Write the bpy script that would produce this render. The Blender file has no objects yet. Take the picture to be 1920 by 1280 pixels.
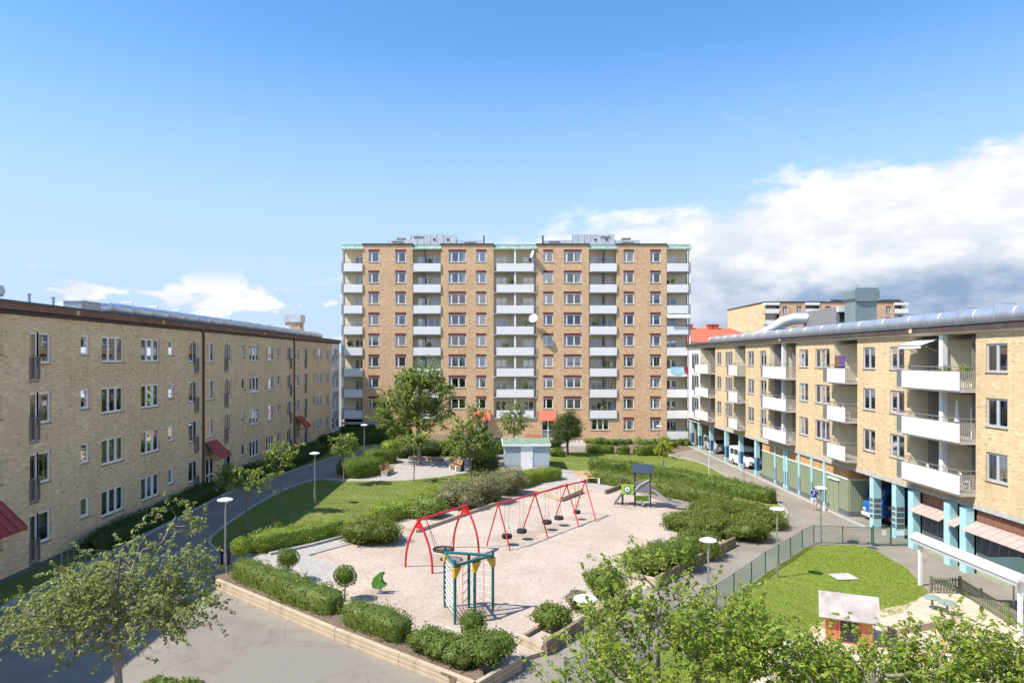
import bpy, bmesh, math, random
import numpy as np
from mathutils import Vector, Matrix
R = math.radians
random.seed(7); rng = np.random.default_rng(11)
sc = bpy.context.scene
C = sc.collection
# ------------------------------------------------------------------ camera, sky, sun, exposure
CAMZ = 11.0
cd = bpy.data.cameras.new('camera'); cam = bpy.data.objects.new('camera', cd); C.objects.link(cam)
cam.location = (0, 0, CAMZ); cam.rotation_euler = (R(90), 0, 0)
cd.sensor_width = 36; cd.lens = 24.0; cd.shift_x = 30/1920; cd.shift_y = 33/1920
cd.clip_start = 0.1; cd.clip_end = 6000
sc.camera = cam
SUN_EL = R(53); SUN_AZ = (-0.918, -0.397)          # horizontal direction towards the sun
SKY = 0.15; SUNS = 3.5; EXPO = 1.12
w = bpy.data.worlds.new('World'); sc.world = w; w.use_nodes = True
sc.view_settings.view_transform = 'Standard'; sc.view_settings.look = 'None'
sc.view_settings.exposure = EXPO; sc.view_settings.gamma = 1.0; sc.view_settings.use_curve_mapping = False

class NT:
    """tiny node-graph helper"""
    def __init__(s, nt): s.t = nt; s.n = nt.nodes; s.l = nt.links
    def new(s, typ, **kw):
        n = s.n.new(typ)
        for k, v in kw.items(): setattr(n, k, v)
        return n
    def put(s, sock, v):
        if hasattr(v, 'is_output') or isinstance(v, bpy.types.NodeSocket): s.l.new(v, sock)
        elif v is not None: sock.default_value = v
    def m(s, op, a, b=None, c=None, clamp=False):
        n = s.new('ShaderNodeMath', operation=op, use_clamp=clamp)
        for i, v in enumerate((a, b, c)):
            if v is not None: s.put(n.inputs[i], v)
        return n.outputs[0]
    def ss(s, v, a, b, lo=0.0, hi=1.0):
        n = s.new('ShaderNodeMapRange', interpolation_type='SMOOTHSTEP')
        s.put(n.inputs[0], v); n.inputs[1].default_value = a; n.inputs[2].default_value = b
        n.inputs[3].default_value = lo; n.inputs[4].default_value = hi
        return n.outputs[0]
    def noise(s, vec, scale, detail=4, rough=.55, dist=0.0):
        n = s.new('ShaderNodeTexNoise'); s.put(n.inputs['Vector'], vec)
        n.inputs['Scale'].default_value = scale; n.inputs['Detail'].default_value = detail
        n.inputs['Roughness'].default_value = rough; n.inputs['Distortion'].default_value = dist
        return n.outputs['Fac']
    def mix(s, f, a, b, mode='MIX'):
        n = s.new('ShaderNodeMix', data_type='RGBA', blend_type=mode)
        s.put(n.inputs[0], f); s.put(n.inputs[6], a); s.put(n.inputs[7], b)
        return n.outputs[2]
    def ramp(s, f, stops):
        n = s.new('ShaderNodeValToRGB'); s.put(n.inputs[0], f)
        e = n.color_ramp.elements
        while len(e) < len(stops): e.new(0.5)
        for el, (p, c) in zip(e, stops): el.position = p; el.color = (*c, 1)
        return n.outputs[0]

def sky_world():
    g = NT(w.node_tree); g.n.clear()
    out = g.new('ShaderNodeOutputWorld'); bg = g.new('ShaderNodeBackground')
    sky = g.new('ShaderNodeTexSky', sky_type='NISHITA'); sky.sun_disc = False
    sky.sun_elevation = SUN_EL; sky.sun_rotation = math.atan2(SUN_AZ[0], SUN_AZ[1])
    sky.altitude = 50; sky.air_density = 1.0; sky.dust_density = 0.35; sky.ozone_density = 2.2
    tc = g.new('ShaderNodeTexCoord'); d = tc.outputs['Generated']
    sep = g.new('ShaderNodeSeparateXYZ'); g.put(sep.inputs[0], d)
    x, y, z = sep.outputs
    th = g.m('ARCTAN2', x, y)                     # azimuth from straight ahead, + to the right
    ph = g.m('ARCSINE', z)
    # flattened coordinates so clouds stretch towards the horizon
    cv = g.new('ShaderNodeCombineXYZ'); g.put(cv.inputs[0], th); g.put(cv.inputs[1], g.m('MULTIPLY', ph, 2.1)); cv.inputs[2].default_value = 3.3
    big = g.noise(cv.outputs[0], 3.2, 2, .5); mid = g.noise(cv.outputs[0], 7.5, 8, .56, .25); fine = g.noise(cv.outputs[0], 22, 6, .6)
    # cloud bank: its top edge climbs to the right and keeps circling behind the viewer
    top = g.m('MULTIPLY_ADD', g.m('SINE', g.m('MULTIPLY_ADD', th, .9, .02)), .15, .185)
    top = g.m('ADD', top, g.m('MULTIPLY', g.m('SUBTRACT', mid, .5), .13))
    top = g.m('ADD', top, g.m('MULTIPLY', g.m('SUBTRACT', fine, .5), .05))
    edge = g.m('SUBTRACT', top, ph)
    side = g.ss(g.m('ADD', th, g.m('MULTIPLY', g.m('SUBTRACT', mid, .5), .3)), -.05, .07)
    bank = g.m('MULTIPLY', g.ss(edge, -.004, .03), side)
    # small fair-weather cumulus low over the horizon all round
    cv2 = g.new('ShaderNodeCombineXYZ'); g.put(cv2.inputs[0], th); g.put(cv2.inputs[1], g.m('MULTIPLY', ph, 2.6)); cv2.inputs[2].default_value = 9.1
    puff = g.noise(cv2.outputs[0], 9.5, 6, .52)
    low = g.m('MULTIPLY', g.ss(g.m('SUBTRACT', puff, g.m('MULTIPLY', ph, .9)), .43, .50), g.m('MULTIPLY', g.ss(ph, .13, .09), g.ss(ph, -.01, .01)))
    wisp = g.m('MULTIPLY', g.ss(g.noise(cv.outputs[0], 2.4, 8, .7, .6), .56, .85), g.m('MULTIPLY', g.ss(ph, .5, .2), .35))
    cover = g.m('MAXIMUM', bank, g.m('MAXIMUM', low, wisp))
    # cloud body: bright sunlit tops, blue-grey bases lower down
    body = g.m('ADD', g.m('MULTIPLY', g.m('SUBTRACT', big, .5), .9), g.m('MULTIPLY', g.m('SUBTRACT', mid, .5), .8))
    base = g.m('MULTIPLY', g.ss(g.m('ADD', ph, g.m('MULTIPLY', body, .16)), .145, .06), g.ss(ph, .0, .05))
    base = g.m('MULTIPLY', base, g.ss(th, .15, .4))
    grey = g.m('ADD', g.m('MULTIPLY', base, .8), g.m('MULTIPLY', g.ss(g.m('ADD', g.m('MULTIPLY', mid, .6), g.m('MULTIPLY', fine, .4)), .56, .40), .26), clamp=True)
    ccol = g.mix(grey, (3.15, 3.2, 3.3, 1), (.95, 1.35, 2.0, 1))
    hs = g.new('ShaderNodeHueSaturation'); hs.inputs['Saturation'].default_value = 1.24; hs.inputs['Value'].default_value = .78
    g.put(hs.inputs['Color'], sky.outputs[0])
    haze = g.mix(g.ss(ph, .46, .06, 0, .95), hs.outputs[0], (1.75, 2.3, 3.3, 1))
    g.put(bg.inputs['Color'], g.mix(cover, haze, ccol)); bg.inputs['Strength'].default_value = SKY
    g.l.new(bg.outputs[0], out.inputs[0])
sky_world()
ld = bpy.data.lights.new('sun', 'SUN'); sun = bpy.data.objects.new('sun', ld); C.objects.link(sun)
ld.energy = SUNS; ld.angle = R(.53); ld.color = (1, .955, .88)
sv = Vector((SUN_AZ[0]*math.cos(SUN_EL), SUN_AZ[1]*math.cos(SUN_EL), math.sin(SUN_EL)))
sun.rotation_euler = sv.to_track_quat('Z', 'Y').to_euler(); sun.location = (-40, -30, 60)

# ------------------------------------------------------------------ helpers
def gz(x, y): return 0.70 - 0.042*x + 0.003*(y - 40)          # the courtyard falls gently to the right
def P(px, py, up=0.0):
    """a spot on the courtyard ground, from its place in the 1920-wide photograph"""
    dx = (px-930)/1280; dz = -(py-673)/1280
    t = (0.58 + up - CAMZ)/(dz + .042*dx - .003)
    x, y = t*dx, t
    return Vector((x, y, gz(x, y)))
def G(x, y, up=0.0): return Vector((x, y, gz(x, y)+up))

MATS = {}
def mat(name, col=(.5,.5,.5), rough=.6, metal=0.0, spec=.5, var=0.0, vscale=4.0, bump=0.0, bscale=40.0, build=None):
    """procedural material: base colour broken up by noise, with optional bump"""
    if name in MATS: return MATS[name]
    m = bpy.data.materials.new(name); m.use_nodes = True; g = NT(m.node_tree)
    b = g.n['Principled BSDF']; b.inputs['Roughness'].default_value = rough; b.inputs['Metallic'].default_value = metal
    b.inputs['Specular IOR Level'].default_value = spec
    tc = g.new('ShaderNodeTexCoord').outputs['Object']
    c = (*col, 1)
    if var:
        n = g.noise(tc, vscale, 6, .62)
        lo = tuple(v*(1-var) for v in col)+(1,); hi = tuple(min(1, v*(1+var)) for v in col)+(1,)
        c = g.mix(g.ss(n, .3, .7), lo, hi)
    if build: c = build(g, tc, c, b) or c
    g.put(b.inputs['Base Color'], c)
    if bump:
        bn = g.new('ShaderNodeBump'); bn.inputs['Strength'].default_value = bump; bn.inputs['Distance'].default_value = .02
        g.put(bn.inputs['Height'], g.noise(tc, bscale, 4, .6)); g.put(b.inputs['Normal'], bn.outputs[0])
    MATS[name] = m; return m

def brick(name, c1, c2, mortar, mot=.25):
    def bld(g, tc, c, b):
        sp = g.new('ShaderNodeSeparateXYZ'); g.put(sp.inputs[0], tc)
        cb = g.new('ShaderNodeCombineXYZ'); g.put(cb.inputs[0], g.m('ADD', sp.outputs[0], sp.outputs[1])); g.put(cb.inputs[1], sp.outputs[2])
        t = g.new('ShaderNodeTexBrick'); g.put(t.inputs['Vector'], cb.outputs[0]); t.inputs['Scale'].default_value = 1
        t.inputs['Brick Width'].default_value = .26; t.inputs['Row Height'].default_value = .077
        t.inputs['Mortar Size'].default_value = .007; t.inputs['Mortar Smooth'].default_value = .2; t.inputs['Bias'].default_value = -.15
        t.inputs['Color1'].default_value = (*c1, 1); t.inputs['Color2'].default_value = (*c2, 1); t.inputs['Mortar'].default_value = (*mortar, 1)
        n = g.noise(tc, .35, 5, .6); n2 = g.noise(tc, 2.3, 6, .7)
        # weathering: broad tone drift, darker odd bricks, faint streaks
        cc = g.mix(g.ss(n, .35, .7, 0, .45), t.outputs['Color'], (*[v*.80 for v in c2], 1))
        sg = g.new('ShaderNodeCombineXYZ'); g.put(sg.inputs[0], g.m('MULTIPLY', g.m('FLOOR', g.m('DIVIDE', cb.inputs[0].links[0].from_socket, .26)), 3.17)); g.put(sg.inputs[1], g.m('MULTIPLY', g.m('FLOOR', g.m('DIVIDE', sp.outputs[2], .077)), 5.71))
        wn = g.new('ShaderNodeTexWhiteNoise', noise_dimensions='2D'); g.put(wn.inputs['Vector'], sg.outputs[0])
        cc = g.mix(g.ss(wn.outputs['Value'], .86, 1.0, 0, mot*2), cc, (*[v*.55 for v in c2], 1))
        cc = g.mix(g.ss(wn.outputs['Value'], .12, .0, 0, mot*1.6), cc, (*[min(1, v*1.45) for v in c1], 1))
        cc = g.mix(g.ss(n2, .55, .8, 0, mot), cc, (*[v*.7 for v in c2], 1))
        sv2 = g.new('ShaderNodeCombineXYZ'); g.put(sv2.inputs[0], g.m('MULTIPLY', cb.inputs[0].links[0].from_socket, 2.6)); g.put(sv2.inputs[1], g.m('MULTIPLY', sp.outputs[2], .16))
        st_ = g.noise(sv2.outputs[0], 1.0, 6, .65)                       # rain streaks running down the wall
        cc = g.mix(g.ss(st_, .52, .74, 0, .34), cc, (*[v*.52 for v in c2], 1)); cc = g.mix(g.ss(st_, .44, .3, 0, .22), cc, (*[min(1, v*1.15+.05) for v in c1], 1))
        bn = g.new('ShaderNodeBump'); bn.inputs['Strength'].default_value = .5; bn.inputs['Distance'].default_value = .01; bn.invert = True
        g.put(bn.inputs['Height'], t.outputs['Fac']); g.put(b.inputs['Normal'], bn.outputs[0])
        return cc
    return mat(name, c1, .85, spec=.25, build=bld)

LK = 1.35
def leafmat(name, a, b_, dark=None, trans=.42):
    if name in MATS: return MATS[name]
    a, b_ = [v*LK for v in a], [v*LK for v in b_]; dark = [v*LK for v in dark] if dark else None
    m = bpy.data.materials.new(name); m.use_nodes = True; g = NT(m.node_tree); b = g.n['Principled BSDF']
    geo = g.new('ShaderNodeNewGeometry'); tc = g.new('ShaderNodeTexCoord').outputs['Object']
    r = geo.outputs['Random Per Island']
    c = g.mix(r, (*a, 1), (*b_, 1))
    c = g.mix(g.ss(g.noise(tc, 1.6, 3), .35, .7, 0, .5), c, (*(dark or [v*.7 for v in a]), 1)); c = g.mix(g.ss(g.noise(tc, .9, 4, .65), .60, .74, 0, .55), c, (a[0]*1.9, a[1]*1.25, a[2]*1.5, 1))
    g.put(b.inputs['Base Color'], c); b.inputs['Roughness'].default_value = .5; b.inputs['Specular IOR Level'].default_value = .35
    t = g.new('ShaderNodeBsdfTranslucent'); g.put(t.inputs['Color'], g.mix(.35, c, (.42, .5, .06, 1)))
    mx = g.new('ShaderNodeMixShader'); mx.inputs[0].default_value = trans
    g.l.new(b.outputs[0], mx.inputs[1]); g.l.new(t.outputs[0], mx.inputs[2])
    g.l.new(mx.outputs[0], g.n['Material Output'].inputs[0])
    MATS[name] = m; return m

def glassmat(name, tint, gloss=.0):
    m = bpy.data.materials.new(name); m.use_nodes = True; g = NT(m.node_tree); g.n.remove(g.n['Principled BSDF'])
    tr = g.new('ShaderNodeBsdfTransparent'); tr.inputs[0].default_value = (*tint, 1)
    gl = g.new('ShaderNodeBsdfGlossy'); gl.inputs['Roughness'].default_value = .015; gl.inputs[0].default_value = (.95, .97, 1, 1)
    tc = g.new('ShaderNodeTexCoord').outputs['Object']
    bn = g.new('ShaderNodeBump'); bn.inputs['Strength'].default_value = .05; bn.inputs['Distance'].default_value = .02
    g.put(bn.inputs['Height'], g.noise(tc, 1.3, 2)); g.put(gl.inputs['Normal'], bn.outputs[0])
    fr = g.new('ShaderNodeFresnel'); fr.inputs['IOR'].default_value = 1.9
    mx = g.new('ShaderNodeMixShader'); g.put(mx.inputs[0], g.m('ADD', fr.outputs[0], .06 + gloss, clamp=True))
    g.l.new(tr.outputs[0], mx.inputs[1]); g.l.new(gl.outputs[0], mx.inputs[2]); g.l.new(mx.outputs[0], g.n['Material Output'].inputs[0])
    MATS[name] = m; return m

class MB:
    """collects shapes; mesh() turns them into one mesh"""
    def __init__(s): s.v = []; s.f = []
    def add(s, vs, fs):
        o = len(s.v); s.v += [tuple(p) for p in vs]; s.f += [tuple(i+o for i in f) for f in fs]; return s
    def box(s, x0, x1, y0, y1, z0, z1):
        return s.add([(x0,y0,z0),(x1,y0,z0),(x1,y1,z0),(x0,y1,z0),(x0,y0,z1),(x1,y0,z1),(x1,y1,z1),(x0,y1,z1)],
                     [(0,3,2,1),(4,5,6,7),(0,1,5,4),(1,2,6,5),(2,3,7,6),(3,0,4,7)])
    def quad(s, *p): return s.add(p, [tuple(range(len(p)))])
    def tube(s, pts, r, n=8, cap=True):
        pts = [Vector(p) for p in pts]; k = len(pts); rs = r if isinstance(r, (list, tuple)) else [r]*k
        vs = []; fs = []; up = None
        for i, p in enumerate(pts):
            t = (pts[min(i+1, k-1)] - pts[max(i-1, 0)]).normalized()
            if up is None: up = t.orthogonal().normalized()
            a = (up - t*up.dot(t))
            a = a.normalized() if a.length > 1e-4 else t.orthogonal().normalized()
            up = a; b = t.cross(a)
            for j in range(n):
                q = 2*math.pi*j/n; vs.append(p + (a*math.cos(q) + b*math.sin(q))*rs[i])
        for i in range(k-1):
            for j in range(n): fs.append((i*n+j, i*n+(j+1)%n, (i+1)*n+(j+1)%n, (i+1)*n+j))
        if cap: fs += [tuple(range(n-1, -1, -1)), tuple((k-1)*n+j for j in range(n))]
        return s.add(vs, fs)
    def lathe(s, prof, c=(0,0,0), n=20, axis='z'):
        vs = []; fs = []
        for r_, h in prof:
            for j in range(n):
                q = 2*math.pi*j/n; a, b = r_*math.cos(q), r_*math.sin(q)
                vs.append((c[0]+a, c[1]+b, c[2]+h) if axis == 'z' else ((c[0]+h, c[1]+a, c[2]+b) if axis == 'x' else (c[0]+a, c[1]+h, c[2]+b)))
        for i in range(len(prof)-1):
            for j in range(n): fs.append((i*n+j, i*n+(j+1)%n, (i+1)*n+(j+1)%n, (i+1)*n+j))
        fs += [tuple(range(n-1, -1, -1)), tuple((len(prof)-1)*n+j for j in range(n))]
        return s.add(vs, fs)
    def prism(s, poly, a, b, axis='y'):
        """polygon given in the plane across the axis, extruded from a to b"""
        k = len(poly); mk = {'y': lambda p, t: (p[0], t, p[1]), 'x': lambda p, t: (t, p[0], p[1]), 'z': lambda p, t: (p[0], p[1], t)}[axis]
        vs = [mk(p, a) for p in poly] + [mk(p, b) for p in poly]
        return s.add(vs, [tuple(range(k)), tuple(range(2*k-1, k-1, -1))] + [(i, k+i, k+(i+1)%k, (i+1)%k) for i in range(k)])
    def mesh(s, name, m, bevel=0.0, smooth=False):
        me = bpy.data.meshes.new(name); me.from_pydata(s.v, [], s.f)
        bm = bmesh.new(); bm.from_mesh(me)
        if bevel:
            bmesh.ops.remove_doubles(bm, verts=bm.verts, dist=1e-5)
            bmesh.ops.bevel(bm, geom=[e for e in bm.edges if e.is_manifold and e.calc_face_angle(0) > .5], offset=bevel, segments=2, affect='EDGES', profile=.6)
        bmesh.ops.recalc_face_normals(bm, faces=bm.faces); bm.to_mesh(me); bm.free()
        if smooth:
            me.polygons.foreach_set('use_smooth', [True]*len(me.polygons)); me.set_sharp_from_angle(angle=R(38))
        me.materials.append(m); return me
    def build(s, name, m, parent=None, loc=(0,0,0), rz=0, **kw): return put(name, s.mesh(name, m, **kw), parent, loc, rz)

def put(name, me, parent=None, loc=(0,0,0), rz=0):
    o = bpy.data.objects.new(name, me); C.objects.link(o); o.location = loc; o.rotation_euler = (0, 0, rz); o.parent = parent; return o
def tag(o, label, cat, group=None):
    o['label'] = label; o['category'] = cat
    if group: o['group'] = group
    return o
def thing(name, label, cat, loc=(0,0,0), rz=0, group=None): return tag(put(name, None, None, loc, rz), label, cat, group)
def struct(o, kind='structure'): o['kind'] = kind; return o
def copy_tree(o, parent=None):
    c = o.copy(); C.objects.link(c); c.parent = parent
    for ch in o.children: copy_tree(ch, c)
    return c
def npmesh(name, v, f, m):
    """fast mesh from numpy arrays of vertices and equal-sized faces"""
    me = bpy.data.meshes.new(name); k = f.shape[1]
    me.vertices.add(len(v)); me.vertices.foreach_set('co', np.ascontiguousarray(v, dtype=np.float32).ravel())
    me.loops.add(f.size); me.loops.foreach_set('vertex_index', f.astype(np.int32).ravel())
    me.polygons.add(len(f)); me.polygons.foreach_set('loop_start', np.arange(len(f), dtype=np.int32)*k)
    me.update(calc_edges=True); me.materials.append(m); return me
def leaves(cent, nrm, size, curl=.25, spread=.9):
    """one folded, pointed leaf of four corners at each centre, roughly facing nrm"""
    n = len(cent); nn = nrm + rng.normal(0, spread*.5, (n, 3)); nn /= np.linalg.norm(nn, axis=1)[:, None]+1e-9
    d = rng.normal(0, 1, (n, 3)); d -= nn*(d*nn).sum(1)[:, None]; d /= np.linalg.norm(d, axis=1)[:, None]+1e-9
    s = np.cross(nn, d); L = (size*rng.uniform(.5, 1.5, n))[:, None]; W = L*rng.uniform(.38, .6, n)[:, None]
    v = np.stack([cent-d*L*.5, cent+s*W*.5+nn*L*curl*.3, cent+d*L*.5-nn*L*curl*.4, cent-s*W*.5+nn*L*curl*.3], 1).reshape(-1, 3)
    return v, np.arange(4*n).reshape(-1, 4)
def join_np(parts):
    vs = []; fs = []; o = 0
    for v, f in parts: vs.append(v); fs.append(f+o); o += len(v)
    return np.concatenate(vs), np.concatenate(fs)
# ------------------------------------------------------------------ materials
def asphalt(g, tc, c, b):
    n = g.noise(tc, .22, 7, .68, .6); n2 = g.noise(tc, 60, 3, .7); n3 = g.noise(tc, .9, 6, .7, .8)
    cc = g.mix(g.ss(n, .3, .72), c, (.28, .24, .188, 1)); cc = g.mix(g.ss(n3, .54, .72, 0, .65), cc, (.115, .09, .062, 1))
    vo = g.new('ShaderNodeTexVoronoi', feature='DISTANCE_TO_EDGE'); vo.inputs['Scale'].default_value = .23; vo.inputs['Randomness'].default_value = 1
    wv = g.new('ShaderNodeVectorMath', operation='ADD'); nz = g.new('ShaderNodeTexNoise'); g.put(nz.inputs['Vector'], tc); nz.inputs['Scale'].default_value = .8; nz.inputs['Detail'].default_value = 6; g.put(wv.inputs[0], tc); g.put(wv.inputs[1], nz.outputs['Color']); g.put(vo.inputs['Vector'], wv.outputs[0])
    cc = g.mix(g.ss(vo.outputs['Distance'], .007, .002, 0, .35), cc, (.05, .045, .04, 1))     # cracks
    return g.mix(g.ss(n2, .3, .75, 0, .5), cc, (.29, .258, .215, 1))
M_asph = mat('asphalt', (.175, .148, .115), .9, bump=.5, bscale=90, build=asphalt)
M_patch = mat('asphalt_patch', (.225, .198, .165), .9, var=.18, vscale=40, bump=.4, bscale=120)
SCUFF = [((945,1010), 1.3), ((985,1003), 1.1), ((1025,990), 1.2), ((1048,984), 1.0), ((1083,972), .9), ((835,1050), 1.7), ((880,1150), 1.8), ((1262,955), 1.2), ((1170,950), 1.0), ((712,1112), .9)]
def sandb(g, tc, c, b):
    n = g.noise(tc, .35, 6, .65, .5); n2 = g.noise(tc, 7, 8, .75); n3 = g.noise(tc, 1.6, 6, .7)
    cc = g.mix(g.ss(n, .35, .7), c, (.40, .32, .25, 1)); cc = g.mix(g.ss(n2, .48, .66, 0, .85), cc, (.27, .205, .155, 1))
    cc = g.mix(g.ss(n3, .55, .72, 0, .55), cc, (.33, .25, .185, 1)); wv = g.new('ShaderNodeVectorMath', operation='ADD'); nz = g.new('ShaderNodeTexNoise'); g.put(nz.inputs['Vector'], tc); nz.inputs['Scale'].default_value = 1.3; nz.inputs['Detail'].default_value = 4
    g.put(wv.inputs[0], tc); g.put(wv.inputs[1], nz.outputs['Color']); tot = 0.0
    for (px, py), rr in SCUFF:                                    # ground scuffed to damp sand where feet drag
        p = P(px, py); d = g.new('ShaderNodeVectorMath', operation='DISTANCE'); g.put(d.inputs[0], wv.outputs[0]); d.inputs[1].default_value = (p.x+.5, p.y+.5, p.z+.5); tot = g.m('MAXIMUM', tot, g.ss(d.outputs['Value'], rr, rr*.35))
    cc = g.mix(g.m('MULTIPLY', tot, .55), cc, (.30, .22, .155, 1)); return g.mix(g.ss(g.noise(tc, 22, 4, .8), .58, .72, 0, .6), cc, (.21, .155, .115, 1))
M_sand = mat('playground_sand', (.48, .395, .315), .95, bump=1.0, bscale=5.5, build=sandb)
M_sand2 = mat('yard_sand', (.52, .42, .31), .95, var=.15, vscale=2, bump=.5, bscale=20)
def grassb(g, tc, c, b):
    n = g.noise(tc, .3, 5, .6, .4); n2 = g.noise(tc, 5, 8, .75); n3 = g.noise(tc, 38, 3, .7)
    cc = g.mix(g.ss(n, .35, .68), c, (.215, .225, .065, 1)); cc = g.mix(g.ss(n2, .52, .75, 0, .55), cc, (.27, .24, .10, 1))
    return g.mix(g.ss(n3, .35, .7, 0, .6), cc, (.05, .085, .018, 1))
M_lawn = mat('lawn_grass', (.16, .215, .04), .95, spec=.15, bump=1.0, bscale=55, build=grassb)
M_lawn2 = mat('yard_grass', (.165, .235, .03), .95, spec=.15, bump=1.0, bscale=55, build=lambda g, tc, c, b: g.mix(g.ss(g.noise(tc, 40, 3, .7), .35, .7, 0, .6), g.mix(g.ss(g.noise(tc, .5, 6, .7), .4, .7), c, (.24, .235, .055, 1)), (.06, .11, .015, 1)))
M_soil = mat('planting_soil', (.16, .115, .075), .95, var=.4, vscale=12, bump=.8, bscale=30)
def paveb(g, tc, c, b):
    t = g.new('ShaderNodeTexBrick'); g.put(t.inputs['Vector'], tc); t.inputs['Scale'].default_value = 1; t.inputs['Brick Width'].default_value = .35
    t.inputs['Row Height'].default_value = .35; t.inputs['Mortar Size'].default_value = .012; t.inputs['Color1'].default_value = (.42, .375, .335, 1)
    t.inputs['Color2'].default_value = (.36, .325, .295, 1); t.inputs['Mortar'].default_value = (.22, .19, .16, 1)
    return g.mix(g.ss(g.noise(tc, .8, 6, .7), .45, .75, 0, .4), t.outputs['Color'], (.30, .255, .21, 1))
M_pave = mat('concrete_pavers', (.4, .36, .32), .9, build=paveb)
M_conc = mat('concrete', (.42, .40, .37), .88, var=.15, vscale=2.5, bump=.2, bscale=60)
M_kerb = mat('kerb_granite', (.36, .345, .32), .85, var=.2, vscale=8)
M_brickL = brick('brown_yellow_brick', (.80, .61, .375), (.70, .515, .30), (.57, .46, .33), .26)
M_brickR = brick('pale_yellow_brick', (.66, .495, .29), (.59, .425, .235), (.48, .385, .27), .26)
M_brickT = brick('orange_yellow_brick', (.76, .495, .275), (.66, .41, .215), (.60, .45, .31), .3)
M_cream = mat('cream_render', (.76, .68, .50), .85, var=.06, vscale=1.5)
M_white = mat('white_paint', (.78, .78, .77), .45, var=.04, vscale=3)
M_panel = mat('white_balcony_panel', (.74, .735, .71), .55, build=lambda g, tc, c, b: g.mix(g.m('MULTIPLY', g.ss(g.noise(tc, 1.7, 6, .65), .5, .8), .4), (.80, .785, .745, 1), (.62, .60, .54, 1)))
M_frame = mat('window_frame_white', (.82, .82, .82), .4)
M_gframe = mat('window_frame_grey', (.43, .45, .47), .45)
M_sill = mat('sheet_metal_sill', (.13, .14, .15), .4, .6)
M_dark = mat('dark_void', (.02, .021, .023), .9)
M_room = mat('room_plaster', (.30, .28, .25), .9, var=.2, vscale=.7)
M_curt = mat('curtain_cloth', (.62, .62, .59), .9, var=.12, vscale=1.2)
M_blind = mat('roller_blind', (.40, .44, .44), .8, var=.1, vscale=.9)
M_fascia = mat('brown_fascia', (.20, .105, .065), .7, var=.25, vscale=1.2)
M_fasciaD = mat('dark_brown_fascia', (.075, .052, .045), .65, var=.25, vscale=1.2)
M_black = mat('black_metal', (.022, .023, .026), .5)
M_roofm = mat('roof_felt', (.09, .10, .11), .8, var=.2)
M_zinc = mat('zinc_sheet', (.60, .61, .62), .5, .3, var=.12, vscale=1.4)
M_duct = mat('galvanised_duct', (.70, .70, .70), .42, .85, var=.1, vscale=1.5, bump=.15, bscale=5)
M_galv = mat('galvanised_steel', (.44, .46, .48), .45, .8, var=.1)
M_rail = mat('railing_grey_brown', (.27, .245, .22), .5, .3)
M_copper = mat('verdigris_copper', (.24, .37, .33), .6, .1, var=.25, vscale=1.8)
M_red = mat('red_sheet_metal', (.36, .045, .035), .5, var=.18, vscale=2)
M_coral = mat('coral_red_sheet', (.62, .125, .075), .5, var=.1, vscale=2)
M_lintel = mat('oxblood_lintel', (.15, .035, .03), .7, var=.2)
M_cyan = mat('pale_turquoise_paint', (.36, .60, .62), .6, var=.08, vscale=1.5)
M_blue = mat('deep_blue_tile', (.025, .085, .22), .35, var=.15)
M_green = mat('sage_green_boards', (.235, .27, .165), .7, var=.08, vscale=1.2)
M_orange = mat('ochre_board', (.50, .275, .12), .75, var=.15, vscale=1)
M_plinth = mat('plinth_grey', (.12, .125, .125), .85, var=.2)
M_glass = glassmat('window_glass', (.66, .74, .74), .05); M_glass2 = glassmat('window_glass_mirroring', (.5, .58, .6), .2)
M_rtile = mat('red_roof_tiles', (.52, .12, .06), .75, var=.15, vscale=3)

# ------------------------------------------------------------------ ground
def sheet(name, pts, m, up, kind='structure', parent=None):
    bm = bmesh.new(); bm.faces.new([bm.verts.new((p[0], p[1], gz(p[0], p[1])+up)) for p in pts])
    bmesh.ops.recalc_face_normals(bm, faces=bm.faces)
    for f in bm.faces:
        if f.normal.z < 0: f.normal_flip()
    bmesh.ops.triangulate(bm, faces=bm.faces); me = bpy.data.meshes.new(name); bm.to_mesh(me); bm.free()
    me.materials.append(m); return struct(put(name, me), kind)
def smooth_px(pts, k=2, closed=True):
    for _ in range(k):
        q = []; n = len(pts)
        for i in range(n if closed else n-1):
            a, b = pts[i], pts[(i+1) % n]
            q += [(a[0]*.75+b[0]*.25, a[1]*.75+b[1]*.25), (a[0]*.25+b[0]*.75, a[1]*.25+b[1]*.75)]
        pts = q if closed else [pts[0]]+q+[pts[-1]]
    return pts
def W(pxs, k=0, closed=True): return [P(*p) for p in (smooth_px(pxs, k, closed) if k else pxs)]
def strip(name, pts, wd, h, m, up=0.0, parent=None, kind='structure'):
    """a raised band of even width along a line on the ground (kerbs)"""
    mb = MB(); n = len(pts); L = []
    for i, p in enumerate(pts):
        t = (pts[min(i+1, n-1)] - pts[max(i-1, 0)]); t.z = 0; t.normalize(); s = Vector((-t.y, t.x, 0))*wd*.5
        a, b = p+s, p-s
        L += [(a.x, a.y, gz(a.x, a.y)-.2), (a.x, a.y, gz(a.x, a.y)+up+h), (b.x, b.y, gz(b.x, b.y)+up+h), (b.x, b.y, gz(b.x, b.y)-.2)]
    fs = []
    for i in range(n-1):
        for j in range(3): fs.append((i*4+j, i*4+j+1, i*4+j+5, i*4+j+4))
    fs += [(0, 1, 2, 3), (n*4-4, n*4-3, n*4-2, n*4-1)]
    mb.add(L, fs); o = mb.build(name, m, parent, bevel=.015)
    return struct(o, kind) if kind else o
E = 1500
g0 = sheet('ground', [(-E, -200), (E, -200), (E, 2*E), (-E, 2*E)], M_asph, 0)
sheet('asphalt_repair', W([(398,1280),(470,1208),(660,1215),(700,1240),(640,1262),(560,1290)]), M_patch, .004)
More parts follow.
